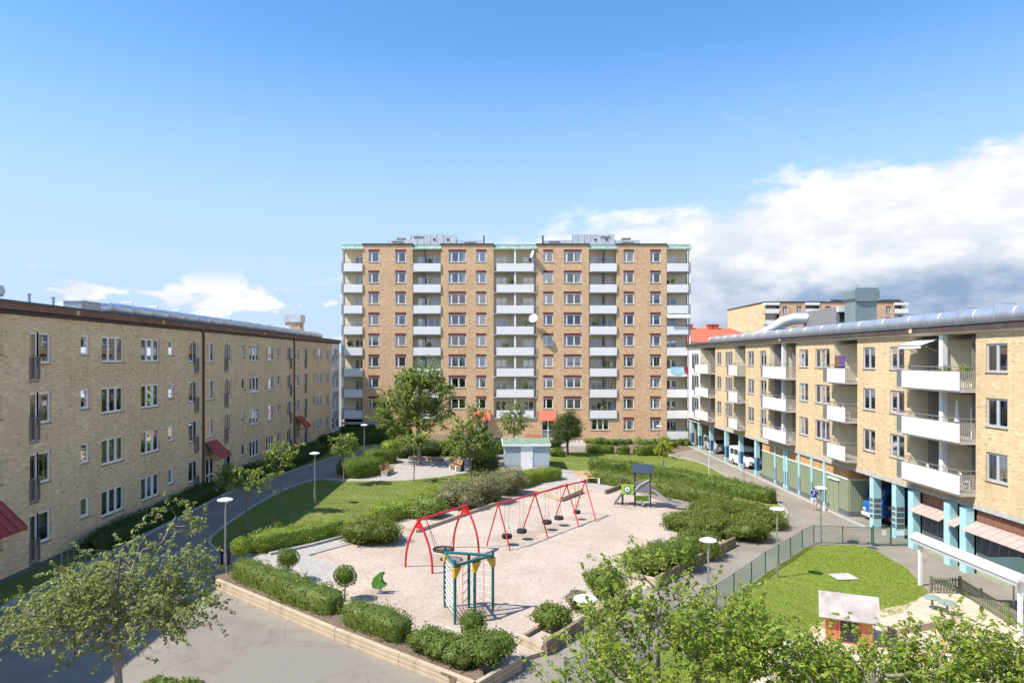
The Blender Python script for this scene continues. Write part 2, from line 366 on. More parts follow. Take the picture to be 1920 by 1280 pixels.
sheet('lawn', W([(392,1018),(398,1006),(420,988),(456,963),(502,934),(555,910),(596,899),(642,902),(760,901),(850,891),(905,879),(890,905),(838,935),(762,966),(645,1000),(520,1028),(450,1040),(412,1034)], 1), M_lawn, .008)
sheet('sand_playground', W([(420,1078),(470,1052),(585,1042),(655,1012),(745,982),(850,955),(960,925),(1030,905),(1090,902),(1160,912),(1270,950),(1350,1000),(1372,1015),(1180,1120),(1024,1224),(975,1234),(893,1276)]), M_sand, .006)
sheet('paved_path', W([(432,1062),(467,1045),(520,1035),(650,1001),(700,985),(722,990),(655,1020),(575,1042),(666,1077),(612,1094),(540,1085),(470,1070)]), M_pave, .010)
sheet('play_deck_paving', W([(1010,906),(1060,888),(1100,880),(1165,915),(1140,923),(1092,921),(1050,914)]), M_pave, .011)
sheet('seating_plaza', W([(598,897),(640,902),(760,901),(850,891),(905,880),(925,868),(880,862),(757,858),(742,872),(690,898)]), M_pave, .012)
sheet('far_lawn', W([(925,905),(925,872),(1030,872),(1034,850),(1100,845),(1180,846),(1262,855),(1322,870),(1356,890),(1388,906),(1440,930),(1476,958),(1470,972),(1440,960),(1300,925),(1098,890),(1040,884)], 1), M_lawn, .009)
sheet('hut_path', W([(925,895),(938,876),(1050,879),(1100,886),(1020,902),(960,925)]), M_pave, .013)
sheet('bank_lawn', [G(-20.8, 10), G(-18.9, 10), G(-18.9, 42), P(400,938), P(421,927), P(531,889), P(632,856), P(706,836), P(760,830), G(-8, 89.8), G(-20.8, 89.8)], M_lawn, .007)
sheet('tower_bed', [G(-8, 89.9), P(760,832), P(880,828), P(905,829), P(905,822)], M_soil, .011)
sheet('entrance_paving', W([(885,836),(1100,836),(1100,824),(880,824)]), M_pave, .010)
sheet('shrub_bed', W([(1098,848),(1245,852),(1300,842),(1300,829),(1098,828)]), M_soil, .012)
sheet('yard_lawn', W([(1536,1022),(1600,1021),(1640,1030),(1700,1065),(1740,1108),(1690,1150),(1540,1180),(1400,1280),(1180,1300),(1170,1265),(1220,1222),(1345,1146),(1411,1096),(1438,1073),(1484,1045),(1508,1028)]), M_lawn2, .008)
sheet('yard_sand', W([(1700,1132),(1752,1108),(1800,1112),(1925,1185),(1990,1290),(1990,1400),(1330,1400),(1440,1220),(1540,1165)]), M_sand2, .012)
sheet('concrete_slab', W([(1552,1077),(1590,1075),(1612,1087),(1570,1088)]), M_conc, .05)
strip('lawn_kerb', W([(470,1041),(415,1036),(392,1022),(394,1008),(420,987),(456,962),(502,933),(555,909),(598,897)], 2, False), .16, .09, M_kerb)
strip('bank_kerb', [G(-18.9, 12), G(-18.9, 30), P(342,968), P(400,938), P(421,927), P(531,889), P(632,856), P(706,836)], .18, .11, M_kerb)
strip('far_lawn_kerb', W([(1250,852),(1290,861),(1322,870),(1356,890),(1388,906),(1440,930),(1478,957),(1474,972),(1448,985)], 2, False), .14, .06, M_kerb)
strip('path_edge', W([(655,1020),(575,1042),(666,1077)]), .14, .06, M_kerb)
strip('arcade_kerb', [G(24.9, 88), G(24.9, 66), G(24.8, 49.5), G(24.9, 46)], .35, .05, M_kerb)

# ------------------------------------------------------------------ walls, windows, balconies
def wall_mesh(name, u0, u1, z0, z1, ops, m, v=0.0):
    """a wall face with real openings; each opening (u0,u1,z0,z1,depth) gets its reveals"""
    us = sorted({u0, u1, *[min(max(o[i], u0), u1) for o in ops for i in (0, 1)]}); zs = sorted({z0, z1, *[min(max(o[i], z0), z1) for o in ops for i in (2, 3)]})
    mb = MB(); idx = {}
    def vid(a, b):
        if (a, b) not in idx: idx[(a, b)] = len(mb.v); mb.v.append((a, v, b))
        return idx[(a, b)]
    for i in range(len(us)-1):
        for j in range(len(zs)-1):
            cu, cz = (us[i]+us[i+1])/2, (zs[j]+zs[j+1])/2
            if any(o[0] < cu < o[1] and o[2] < cz < o[3] for o in ops): continue
            mb.f.append((vid(us[i], zs[j]), vid(us[i+1], zs[j]), vid(us[i+1], zs[j+1]), vid(us[i], zs[j+1])))
    for a, b, c, d, dp in ops:
        if dp > 0:
            e = v+dp
            mb.quad((a,v,c),(a,e,c),(a,e,d),(a,v,d)); mb.quad((b,v,c),(b,v,d),(b,e,d),(b,e,c))
            mb.quad((a,v,c),(b,v,c),(b,e,c),(a,e,c)); mb.quad((a,v,d),(a,e,d),(b,e,d),(b,v,d))
    me = bpy.data.meshes.new(name); me.from_pydata(mb.v, [], mb.f); me.materials.append(m); return me
WK = {}
def wkind(w, h, splits, fm=None, sill=True, door=0):
    """window meshes of one size: frame with mullions, one pane a sash, sill, curtains"""
    key = (round(w, 2), round(h, 2), tuple(splits), fm.name if fm else '', sill, door)
    if key in WK: return WK[key]
    fm = fm or M_frame; f = .055; xs = [0]; 
    for s_ in splits: xs.append(xs[-1]+s_*w/sum(splits))
    fr = MB(); y0, y1 = .075, .135
    fr.box(0, w, y0, y1, 0, f); fr.box(0, w, y0, y1, h-f, h); fr.box(0, f, y0, y1, f, h-f); fr.box(w-f, w, y0, y1, f, h-f)
    panes = []
    for i in range(len(splits)):
        a, b = xs[i]+(f if i == 0 else .035), xs[i+1]-(f if i == len(splits)-1 else .035)
        if i: fr.box(xs[i]-.035, xs[i]+.035, y0-.004, y1-.004, f, h-f)
        # the opening sash stands a little proud of the frame
        s1 = .045; fr.box(a, a+s1, y0-.014, y1-.01, f, h-f); fr.box(b-s1, b, y0-.014, y1-.01, f, h-f); fr.box(a+s1, b-s1, y0-.014, y1-.01, f, f+s1); fr.box(a+s1, b-s1, y0-.014, y1-.01, h-f-s1, h-f)
        panes.append(MB().quad((a+s1, .10, f+s1), (b-s1, .10, f+s1), (b-s1, .10, h-f-s1), (a+s1, .10, h-f-s1)).mesh('pane', M_glass if random.random() < .75 else M_glass2))
    d = {'w': w, 'h': h, 'frame': fr.mesh('window', fm), 'panes': panes}
    d['sill'] = MB().add([(-.04, -.045, -.055), (w+.04, -.045, -.055), (w+.04, .1, -.02), (-.04, .1, -.02), (-.04, -.045, -.03), (w+.04, -.045, -.03), (w+.04, .1, .004), (-.04, .1, .004)], [(0,3,2,1),(4,5,6,7),(0,1,5,4),(1,2,6,5),(2,3,7,6),(3,0,4,7)]).mesh('sill', M_sill) if sill else None
    def cloth(a, b, z0, z1, m, amp):
        n = max(4, int((b-a)/.06)); mb = MB()
        for i in range(n):
            q = [(a+(b-a)*t/n, .24+amp*math.sin(t*2.3), z) for t in (i, i+1) for z in (z0, z1)]
            mb.quad(q[0], q[2], q[3], q[1])
        return mb.mesh('curtain', m)
    d['curt'] = [cloth(.04, w-.04, .05, h-.05, M_curt, .02), cloth(.04, w-.04, h*.45, h-.04, M_blind, 0), cloth(.04, w*.26, .05, h-.05, M_curt, .025), cloth(w*.72, w-.04, .05, h-.05, M_curt, .025), cloth(.04, w-.04, h*.12, h-.04, M_blind, 0)]
    WK[key] = d; return d
def window(parent, k, u, z, v=0.0, name='window', curt=.9):
    o = put(name, k['frame'], parent, (u, v, z))
    for p in k['panes']: put('pane', p, o)
    if k['sill']: put('sill', k['sill'], o)
    r = random.random()
    if r < curt*.3: put('curtain', k['curt'][0], o)
    elif r < curt*.55: put('curtain', k['curt'][2], o); put('curtain', k['curt'][3], o)
    elif r < curt*.8: put('blind', k['curt'][1], o)
    elif r < curt: put('blind', k['curt'][4], o)
    return o
def interior(parent, u0, u1, floors, z1, depth=3.4, v0=.3):
    mb = MB(); mb.quad((u0, depth, floors[0]), (u1, depth, floors[0]), (u1, depth, z1), (u0, depth, z1))
    for z in list(floors)+[z1]: mb.quad((u0, v0, z-.12), (u1, v0, z-.12), (u1, depth, z-.12), (u0, depth, z-.12))
    n = int((u1-u0)/3.7)
    for i in range(n+1):
        u = u0+(u1-u0)*i/n+.013; mb.quad((u, v0, floors[0]), (u, depth, floors[0]), (u, depth, z1), (u, v0, z1))
    return mb.build('room_interior', M_room, parent)
def seams(parent, a, b, c, d, n, m, h=.03):
    """standing seams on a sloping sheet a-b (top edge) to d-c (bottom edge), one object each"""
    a, b, c, d = map(Vector, (a, b, c, d)); nr = (b-a).cross(d-a).normalized()
    if nr.z < 0: nr = -nr
    s = (b-a).normalized()*.012; q = d-a; z = Vector((0, 0, 0))
    me = MB().add([z-s, z+s, q+s, q-s, z-s+nr*h, z+s+nr*h, q+s+nr*h, q-s+nr*h], [(0,3,2,1),(4,5,6,7),(0,1,5,4),(1,2,6,5),(2,3,7,6),(3,0,4,7)]).mesh('standing_seam', m)
    for i in range(n+1): put('standing_seam', me, parent, a.lerp(b, i/n))
def canopy(parent, u0, u1, ztop, zbot, out, m, n=4, label=None):
    mb = MB(); a, b, c, d = (u0, -.01, ztop), (u1, -.01, ztop), (u1, -out, zbot), (u0, -out, zbot)
    mb.add([a, b, c, d, (u0, -.01, ztop-.06), (u1, -.01, ztop-.06), (u1, -out, zbot-.08), (u0, -out, zbot-.08)], [(0,1,2,3),(4,7,6,5),(0,4,5,1),(1,5,6,2),(2,6,7,3),(3,7,4,0)])
    o = mb.build('canopy', m, parent)
    seams(o, a, b, c, d, n, m)
    br = MB()
    for u in (u0+.06, u1-.06): br.tube([(u, -.02, zbot-.35), (u, -out+.05, zbot-.1)], .02, 6); br.tube([(u, -.02, ztop-.1), (u, -.02, zbot-.4)], .02, 6)
    put('canopy_bracket', br.mesh('canopy_bracket', M_galv), o)
    if label: o['label'] = label
    return o
def entrance_door(parent, u, z, w_, h, v=.0):
    d = wkind(w_, h, (1, 1), M_frame, False); o = put('door', d['frame'], parent, (u, v, z))
    for p in d['panes']: put('pane', p, o)
    put('door_rail', MB().box(.05, w_-.05, .06, .13, h*.42, h*.42+.09).mesh('door_rail', M_frame), o); put('handle', MB().tube([(w_*.5+.12, .03, h*.42), (w_*.5+.12, .03, h*.6)], .018, 6).mesh('handle', M_galv), o)
    return o

ORD = 'first second third fourth fifth sixth seventh eighth ninth tenth eleventh twelfth thirteenth fourteenth fifteenth sixteenth seventeenth eighteenth'.split()
# ---- left wing -------------------------------------------------
LX = -20.8
LW = thing('apartment_building', 'long four-storey brown brick apartment wing in shade on the left', 'building', (LX, 0, 0), R(90))
LROW = [12.22, 9.49, 6.76, 4.03]; LF = [1.45, 4.2, 6.93, 9.66]
ops = []; wins = []
def lw(y0, y1, kind):
    for r_, zt in enumerate(LROW):
        wd = y1-y0
        if kind == 's': ops.append((y0, y1, zt-1.0, zt, .13)); wins.append((wkind(wd, 1.0, (1,)), y0, zt-1.0))
        elif kind == '3': ops.append((y0, y1, zt-1.38, zt, .13)); wins.append((wkind(wd, 1.38, (1, 1, 1)), y0, zt-1.38))
        elif kind == '2': ops.append((y0, y1, zt-1.42, zt, .13)); wins.append((wkind(wd, 1.42, (1, 1)), y0, zt-1.42))
        elif kind in 'dD' :
            dw = .58; ww = wd-dw
            ud, uw = (y0, y0+dw) if kind == 'd' else (y1-dw, y0)
            ops.append((ud, ud+dw, zt-2.2, zt, .13)); ops.append((uw, uw+ww, zt-1.42, zt, .13))
            wins.append((wkind(dw, 2.2, (1,)), ud, zt-2.2, 'french')); wins.append((wkind(ww, 1.42, (1,)), uw, zt-1.42))
for a in [(22.0,22.7,'s'),(23.6,25.1,'D'),(28.0,28.75,'s'),(30.45,31.9,'d'),(34.2,34.95,'s'),(36.0,38.15,'3'),(40.0,42.2,'3'),(43.35,44.1,'s'),(46.2,47.65,'D'),(52.3,53.75,'d'),(55.85,56.65,'s'),(57.6,60.0,'3'),(61.8,64.0,'3'),(65.1,65.9,'s'),(68.0,69.45,'D'),(74.2,75.65,'d'),(77.8,78.6,'s'),(79.5,81.7,'3'),(83.6,85.2,'2')]: lw(*a)
DOORS = [(26.9, 'red sheet-metal canopy over the nearest entrance'), (48.95, 'red sheet-metal canopy over the middle entrance'), (70.85, 'red sheet-metal canopy over the far entrance')]
for y, _ in DOORS:
    for zt in LROW[:3]: ops.append((y, y+1.5, zt-1.42, zt, .13)); wins.append((wkind(1.5, 1.42, (1, 1)), y, zt-1.42))
    ops.append((y, y+1.5, 1.62, 3.85, .13))
put('wall', wall_mesh('wall', 8, 90.0, 1.0, 12.92, ops, M_brickL), LW)
fr_m = MB()
for i in range(8): fr_m.box(.03+i*.075, .045+i*.075, -.07, -.055, .02, 1.02)
fr_m.box(-.02, .60, -.08, -.045, 1.0, 1.03); fr_m.box(-.02, .60, -.08, -.045, .0, .03); fr_m.box(-.03, -.005, -.075, 0, .0, 1.02); fr_m.box(.585, .61, -.075, 0, .0, 1.02)
fr_me = fr_m.mesh('french_railing', M_rail)
for wn in wins:
    o = window(LW, *wn[:3], curt=1.1)
    if len(wn) > 3: put('railing', fr_me, o, (0, 0, .05))
for y, lb in DOORS:
    entrance_door(LW, y, 1.62, 1.5, 2.23); canopy(LW, y-.25, y+1.75, 5.05, 3.95, 1.15, M_red, 4, lb)
interior(LW, 8.2, 85.8, LF, 12.9)
MB().box(8, 90.4, -.10, .5, 12.93, 13.12).build('eave_band', M_black, LW)
MB().box(8, 90.4, -.28, .5, 13.12, 13.40).build('fascia', M_fascia, LW)
MB().box(8, 90.4, -.33, 10.4, 13.40, 13.50).build('roof', M_roofm, LW)
MB().box(8, 86, 10.2, 10.3, .8, 13.4).build('back_wall', M_brickL, LW); MB().box(8, 8.1, .02, 10.2, .8, 13.4).build('end_wall', M_brickL, LW)
MB().box(8, 86, -.03, .0, .9, 1.75).build('plinth', M_plinth, LW)
for y in (48.3, 70.1, 26.2):
    MB().box(y, y+.28, -.022, .0, 1.7, 12.92).build('joint_strip', mat('brown_joint_brick', (.16, .095, .06), .85, var=.35, vscale=9), LW)
    MB().tube([(y+.14, -.10, 1.5), (y+.14, -.10, 12.8), (y-.35, -.2, 13.1)], .045, 8).build('downpipe', M_fascia, LW)
for i, y in enumerate((42.0, 60.5, 33.4)): MB().box(y, y+.22, -.292, -.275, 13.14, 13.37).build('fascia_joint', mat('pale_wood', (.62, .42, .22), .7), LW)
# white glazed corner where the wing meets the tower
mbb = [(86.15, 89.75, z, z+2.3, .1) for z in (2.1, 4.6, 7.3, 10.0)]
put('glazed_bay', wall_mesh('glazed_bay', 85.9, 90.0, 1.0, 12.92, mbb, M_white, -.12), LW)
MB().box(85.9, 85.93, -.118, .0, 1.0, 12.9).build('bay_side', M_white, LW)
for b_ in mbb: window(LW, wkind(3.6, 2.3, (1, 1, 1), M_gframe, False), b_[0], b_[2], -.15, 'bay_window')
# canopy steps and railing in front of the nearest entrance
st = thing('stair_railing', 'grey steel railing round the basement steps by the left wing', 'railing', (0, 0, 0))
rp = [G(-19.6, 30.8), G(-16.9, 30.8), G(-15.6, 29.3)]; mb = MB()
for a, b in ((rp[0], rp[1]), (rp[1], rp[2])):
    n = 10 if a is rp[0] else 8
    for z in (.95, .12): MB().tube([a+Vector((0,0,z)), b+Vector((0,0,z))], .022, 6).build('rail', M_galv, st)
    for i in range(n+1):
        p = a.lerp(b, i/n); MB().tube([p+Vector((0,0,.12 if 0 < i < n else -.05)), p+Vector((0,0,.95))], .012 if 0 < i < n else .028, 6).build('baluster' if 0 < i < n else 'post', M_galv, st)

# roof duct of the left wing
def duct(name, label, pts, r, parent=None, seg=2.4, group=None):
    t = thing(name, label, 'duct', pts[0], 0, group); o = Vector(pts[0]); P_ = [Vector(p)-o for p in pts]
    for a, b in zip(P_, P_[1:]):
        n = max(1, round((b-a).length/seg))
        for i in range(n):
            p, q = a.lerp(b, i/n), a.lerp(b, (i+1)/n); d = (q-p).normalized()
            MB().tube([p, p+d*.03, p+d*.05, q-d*.05, q-d*.03, q], [r*1.035, r*1.035, r, r, r*1.035, r*1.035], 20).build('duct_section', M_duct, t, smooth=True)
    return t
def guard(x, y, z, wd, h, label, group):
    t = thing('duct_bracket', label, 'bracket', (x, y, z), 0, group)
    MB().tube([(-wd/2, 0, 0), (-wd/2, 0, h), (wd/2, 0, h), (wd/2, 0, 0)], .022, 6).build('hoop', M_galv, t); MB().box(-wd/2-.06, wd/2+.06, -.05, .05, -.02, .02).build('foot_plate', M_galv, t)
duct('roof_duct', 'long shiny ventilation duct lying along the left wing roof', [(-22.6, 39.5, 13.95), (-22.6, 60, 14.0), (-22.6, 87.5, 13.95)], .36)
for i in range(15): guard(-22.6, 41.5+i*3.1, 13.5, 1.0, .95, f'thin steel hoop over the left wing roof duct, {ORD[i]} from the near end', 'hoops over the left roof duct')
vb = thing('roof_vent_box', 'small grey box at the near end of the left roof duct', 'vent', (-22.9, 37.8, 13.5)); MB().box(-.5, .5, -.9, .9, 0, .62).build('casing', M_galv, vb, bevel=.02); MB().box(-.55, .55, -.95, .95, .62, .68).build('lid', M_zinc, vb); MB().tube([(.2, .9, .35), (.3, 1.75, .45)], .33, 16).build('collar', M_duct, vb)
vb = thing('roof_vent_box', 'brick-coloured vent stack with metal cap at far end of left roof', 'vent', (-24.8, 84, 13.5)); MB().box(-.9, .9, -.8, .8, 0, 2.0).build('casing', M_brickT, vb); MB().box(-1.05, 1.05, -.95, .95, 2.0, 2.9).build('cap', M_zinc, vb); MB().tube([(-.2, -.8, 1.2), (.2, -3.2, 1.1), (1.2, -5.5, .6), (2.0, -6.5, .5)], .38, 16).build('elbow', M_duct, vb, smooth=True)
vb = thing('roof_ventilator', 'round grey ventilator head on left roof at picture edge', 'vent', (-22.3, 30.4, 13.5)); MB().tube([(0,0,0), (0,0,.3)], .12, 12).build('neck', M_galv, vb); MB().lathe([(.1,.25),(.3,.32),(.38,.55),(.3,.78),(.08,.86)], n=16).build('head', M_zinc, vb, smooth=True)
for y in (31.3, 33.0): 
    t = thing('roof_pipe', f'short vent pipe at the {"very edge" if y < 32 else "corner"} of the left roof', 'pipe', (-21.4, y, 13.5)); MB().tube([(0,0,0),(0,0,.42)], .06, 10).build('stack', M_galv, t); MB().tube([(0,0,.42),(0,0,.5)], .085, 10).build('cowl', M_galv, t)

# ---- tower ------------------------------------------------------
TY = 90.0; S = 14.222
def tu(px): return (px-930)/S
TW = thing('apartment_tower', 'nine-storey orange brick apartment block with white balconies facing the courtyard', 'building', (0, TY, 0))
TP = 39.26/S; TZ = [11+(673-471.8)/S - TP*i for i in range(9)]        # tops of the window rows
TF = [11+(673-508)/S - TP*i for i in range(9)]                         # balcony floors
ZT = 26.05; ZB = -.8
ops = []; wins = []; lint = []
for pa, pb, sp in ((691, 711, (.3, .7)), (741, 761, (.3, .7)), (841, 873.5, (.25, .62, .62)), (893, 911.5, (.3, .7)), (1018.5, 1037, (.3, .7)), (1057, 1090, (.25, .62, .62)), (1169, 1188.5, (.3, .7)), (1219, 1238.5, (.3, .7))):
    for r_ in range(9):
        if r_ == 8 and pa < 1100: continue
        z1 = TZ[r_]; z0 = z1-1.38; a, b = tu(pa), tu(pb)
        ops.append((a, b, z0, z1, .14)); wins.append((wkind(b-a, 1.38, sp), a, z0)); lint.append((a, b, z1))
ops.append((tu(1109), tu(1141.5), TZ[8]-1.42, TZ[8], .14)); wins.append((wkind(tu(1141.5)-tu(1109), 1.42, (1, 1, 1)), tu(1109), TZ[8]-1.42))
LOG = [(773.5, 826.5, 's'), (925.5, 1006, 'd'), (1104, 1156.5, 's')]
for a, b, k in LOG: ops.append((tu(a), tu(b), TF[7]-.22, ZT+.01, 0))
TD = [(tu(893), 'coral red canopy over the left tower entrance behind the trees'), (tu(1016), 'coral red canopy over the right tower entrance')]
for u, _ in TD: ops.append((u, u+1.65, .55, 2.95, .14))
put('wall', wall_mesh('wall', tu(680), tu(1250), ZB, ZT, ops, M_brickT), TW)
for wn in wins: window(TW, *wn, curt=.62)
for a, b, z in lint: MB().box(a-.02, b+.02, -.018, .12, z, z+.30).build('lintel', M_lintel, TW)
for u, lb in TD: entrance_door(TW, u, .55, 1.65, 2.4); canopy(TW, u-.3, u+1.85, 4.15, 3.0, .95, M_coral, 3, lb)
for p in ((640,680),(680,773.5),(826.5,925.5),(1006,1104),(1156.5,1250),(1250,1295)): pass
interior(TW, tu(680)+.2, tu(1250)-.2, [z-.02 for z in reversed(TF)], ZT-.3, 4.2)
MB().box(tu(680)-.02, tu(1250)+.02, -.03, 0, ZB, .45).build('plinth', M_plinth, TW)
MB().box(tu(1103), tu(1298)-.1, -.05, 1.5, ZB, .55).build('plinth', M_conc, TW)
D = 13.0
MB().box(tu(640), tu(640)+.1, 1.7, D, ZB, ZT).build('side_wall', M_brickT, TW); MB().box(tu(1295)-.1, tu(1295), 1.7, D, ZB, ZT).build('side_wall', M_brickT, TW); MB().box(tu(640), tu(1295), D, D+.1, ZB, ZT).build('back_wall', M_brickT, TW)
MB().box(tu(640), tu(1295), .3, D, ZT-.05, ZT+.05).build('roof', M_roofm, TW)
for a, b in ((680,773.5),(826.5,925.5),(1006,1104),(1156.5,1250)): MB().box(tu(a)-.08, tu(b)+.08, -.10, .35, ZT, ZT+.16).build('parapet_cap', M_black, TW)
def copper_hood(a, b, v0=0.0):
    mb = MB(); A, B_, C_, D_ = (a, .45+v0, ZT+.10), (b, .45+v0, ZT+.10), (b, -.14+v0, ZT-.55), (a, -.14+v0, ZT-.55)
    mb.add([A, B_, C_, D_, (a, .45+v0, ZT-.55), (b, .45+v0, ZT-.55)], [(0,1,2,3),(3,2,5,4),(0,3,4),(1,5,2),(0,4,5,1)])
    o = mb.build('copper_hood', M_copper, TW); seams(o, A, B_, C_, D_, max(3, round((b-a)/.58)), M_copper)
def glass_door(parent, u, z, w_, h, sp, v): return window(parent, wkind(w_, h, sp, M_frame, False), u, z, v-.05, 'balcony_door', .6)
def t_balcony(u0, u1, z, front0, front1, depth, left_gap=False, right_gap=False):
    """slab with white front panel and steel rail"""
    o = MB().box(u0+.01, u1-.01, -.10, depth, z-.20, z).build('balcony', M_conc, TW)
    MB().box(front0, front1, -.16, -.12, z-.06, z+.98).build('front_panel', M_panel, o)
    r_ = MB(); r_.box(u0+.02, u1-.02, -.15, -.11, z+1.12, z+1.16)
    n = max(2, round((u1-u0)/1.2))
    for i in range(n+1): uu = u0+.04+(u1-u0-.08)*i/n; r_.box(uu-.018, uu+.018, -.118, -.085, z-.05, z+1.14)
    for a, b in ((u0, front0), (front1, u1)):
        if b-a > .2:
            for i in range(int((b-a)/.1)): r_.box(a+.05+i*.1, a+.066+i*.1, -.14, -.125, z, z+1.12)
    put('railing', r_.mesh('railing', M_rail), o); return o
for a, b, k in LOG:
    u0, u1 = tu(a), tu(b); dep = 1.6
    mb = MB(); dops = []
    for r_ in range(8):
        z = TF[r_]
        if k == 's': dops.append((u0+.5, u1-.25, z+.03, z+2.15, .1))
        else: dops += [(u0+.25, u0+1.75, z+.03, z+2.15, .1), (u1-1.75, u1-.25, z+.03, z+2.15, .1)]
    lg = put('loggia', wall_mesh('loggia', u0, u1, TF[7]-.22, ZT-.5, dops, M_cream, dep), TW)
    for uu in (u0, u1): MB().quad((uu, .0, TF[7]-.2), (uu, dep, TF[7]-.2), (uu, dep, ZT-.5), (uu, .0, ZT-.5)).build('side_wall', M_cream, lg)
    MB().box(u0, u1, 0, dep, ZT-.56, ZT-.5).build('ceiling', M_cream, lg)
    MB().box(u0, u1, -.06, dep, TF[7]-.3, TF[7]-.205).build('soffit', M_conc, lg)
    for d_ in dops: glass_door(TW, d_[0], d_[2], d_[1]-d_[0], d_[3]-d_[2], (1, 1, 1, 1) if k == 's' else (1, 1), dep)
    if k == 'd': MB().box((u0+u1)/2-.13, (u0+u1)/2+.13, -.02, .28, TF[7]-.2, ZT-.5).build('pillar', M_white, lg); MB().box((u0+u1)/2-.05, (u0+u1)/2+.05, .28, dep, TF[7]-.2, ZT-.5).build('party_screen', M_cream, lg)
    for r_ in range(8): t_balcony(u0, u1, TF[r_], u0+(.12 if k == 's' else .38), u1-(.02 if k == 's' else .38), dep)
    copper_hood(u0-.05, u1+.05)
for side in (0, 1):
    u0, u1 = (tu(640), tu(680)) if side == 0 else (tu(1250), tu(1295)); dep = 1.7; nfl = 8 if side == 0 else 9
    gl = (u1-1.35, u1-.05) if side == 0 else (u0+.05, u0+1.75)
    dops = [(gl[0], gl[1], TF[r_]+.03, TF[r_]+2.15, .1) for r_ in range(nfl)]
    lg = put('loggia', wall_mesh('loggia', u0, u1, TF[nfl-1]-.2, ZT-.5, dops, M_cream, dep), TW)
    uu = u1 if side == 0 else u0
    MB().quad((uu, 0, ZB), (uu, dep, ZB), (uu, dep, ZT-.5), (uu, 0, ZT-.5)).build('side_wall', M_brickT, lg)
    MB().box(u0, u1, 0, dep, ZT-.56, ZT-.5).build('ceiling', M_cream, lg)
    ue = u0+.09 if side == 0 else u1-.09
    MB().box(ue-.07, ue+.07, -.06, .10, ZB, ZT-.5).build('corner_post', M_white, lg)
    MB().box(ue-.05, ue+.05, .75, .83, TF[nfl-1], ZT-.5).build('side_post', M_rail, lg)
    for d_ in dops: glass_door(TW, d_[0], d_[2], d_[1]-d_[0], d_[3]-d_[2], (1, 1), dep)
    for r_ in range(nfl):
        o = t_balcony(u0, u1, TF[r_], u0+.35 if side == 0 else u0+.02, u1-.02 if side == 0 else u1-.35, dep); r2 = MB(); x = u0 if side == 0 else u1-.03
        r2.box(x, x+.03, -.1, dep, TF[r_]+1.12, TF[r_]+1.16)
        for i in range(9): r2.box(x, x+.02, .05+i*.18, .07+i*.18, TF[r_], TF[r_]+1.12)
        put('side_railing', r2.mesh('side_railing', M_rail), o)
    copper_hood(u0-.1, u1+.1)
# open ground storey under the left end of the tower
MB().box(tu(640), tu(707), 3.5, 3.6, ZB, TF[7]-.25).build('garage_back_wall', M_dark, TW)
MB().box(tu(684), tu(705), -.035, -.025, ZB, 2.4).build('garage_door', mat('dark_green_door', (.02, .045, .05), .5), TW)
for p in (683, 705.5): MB().box(tu(p)-.16, tu(p)+.16, -.06, -.02, ZB, 2.5).build('garage_column', M_white, TW)
MB().box(tu(640), tu(708), -.07, -.035, 2.4, 2.75).build('garage_beam', M_conc, TW)
# zinc penthouses and roof bits
for k, (a, b, c, d) in enumerate(((727, 905, 770, 855), (1020, 1200, 1072, 1152))):
    t = thing('roof_penthouse', ('left' if k == 0 else 'right')+' zinc-clad plant room on the tower roof', 'plant room', (0, TY+4, ZT+.05)); q = 94/90*1/S
    def xx(p): return (p-930)*q
    MB().box(xx(a), xx(b), 0, 5, 0, 1.25).build('low_block', M_zinc, t); MB().box(xx(c), xx(d), -.05, 5.2, 0, 2.05).build('high_block', M_zinc, t)
    n = 14; s1 = MB().box(-.015, .015, -.03, 0, 0, 1.25).mesh('standing_seam', M_zinc); s2 = MB().box(-.015, .015, -.09, -.05, 0, 2.05).mesh('standing_seam', M_zinc)
    for i in range(n+1): put('standing_seam', s1, t, (xx(a)+(xx(b)-xx(a))*i/n, 0, 0))
    for i in range(8): put('standing_seam', s2, t, (xx(c)+(xx(d)-xx(c))*i/7, 0, 0))
    for p_ in ((a+8, a+30, .95), (b-34, b-12, .85), ((c+6 if k == 0 else d-26), (c+24 if k == 0 else d-8), 1.6)): MB().box(xx(p_[0]), xx(p_[1]), -.11, -.06, p_[2], p_[2]+.14).build('louvre', M_sill, t)
    for p_ in ((c+45, 1.2), (d-14, 1.2)): MB().box(xx(p_[0]-3), xx(p_[0]+1), -.10, -.05, p_[1], p_[1]+.25).build('vent_hole', M_black, t)
    MB().box(xx((a+c)/2)-.5 if k == 0 else xx((b+d)/2)-.5, xx((a+c)/2)+.7 if k == 0 else xx((b+d)/2)+.7, 1, 2, 1.25, 1.75).build('chimney', mat('brown_brick_stack', (.2, .15, .11), .9, var=.3), t)
for px, h, r_ in ((907, 1.4, .09), (1019, 1.4, .11)):
    t = thing('roof_pole', f'dark vent pole on the tower roof, {"left" if px < 950 else "right"} of the middle loggias', 'pole', (tu(px), TY+1.2, ZT+.05)); MB().tube([(0,0,0),(0,0,h)], r_, 8).build('stack', M_black, t); MB().box(.2, .9, -.2, .3, 0, .3).build('cowl_box', M_sill, t)
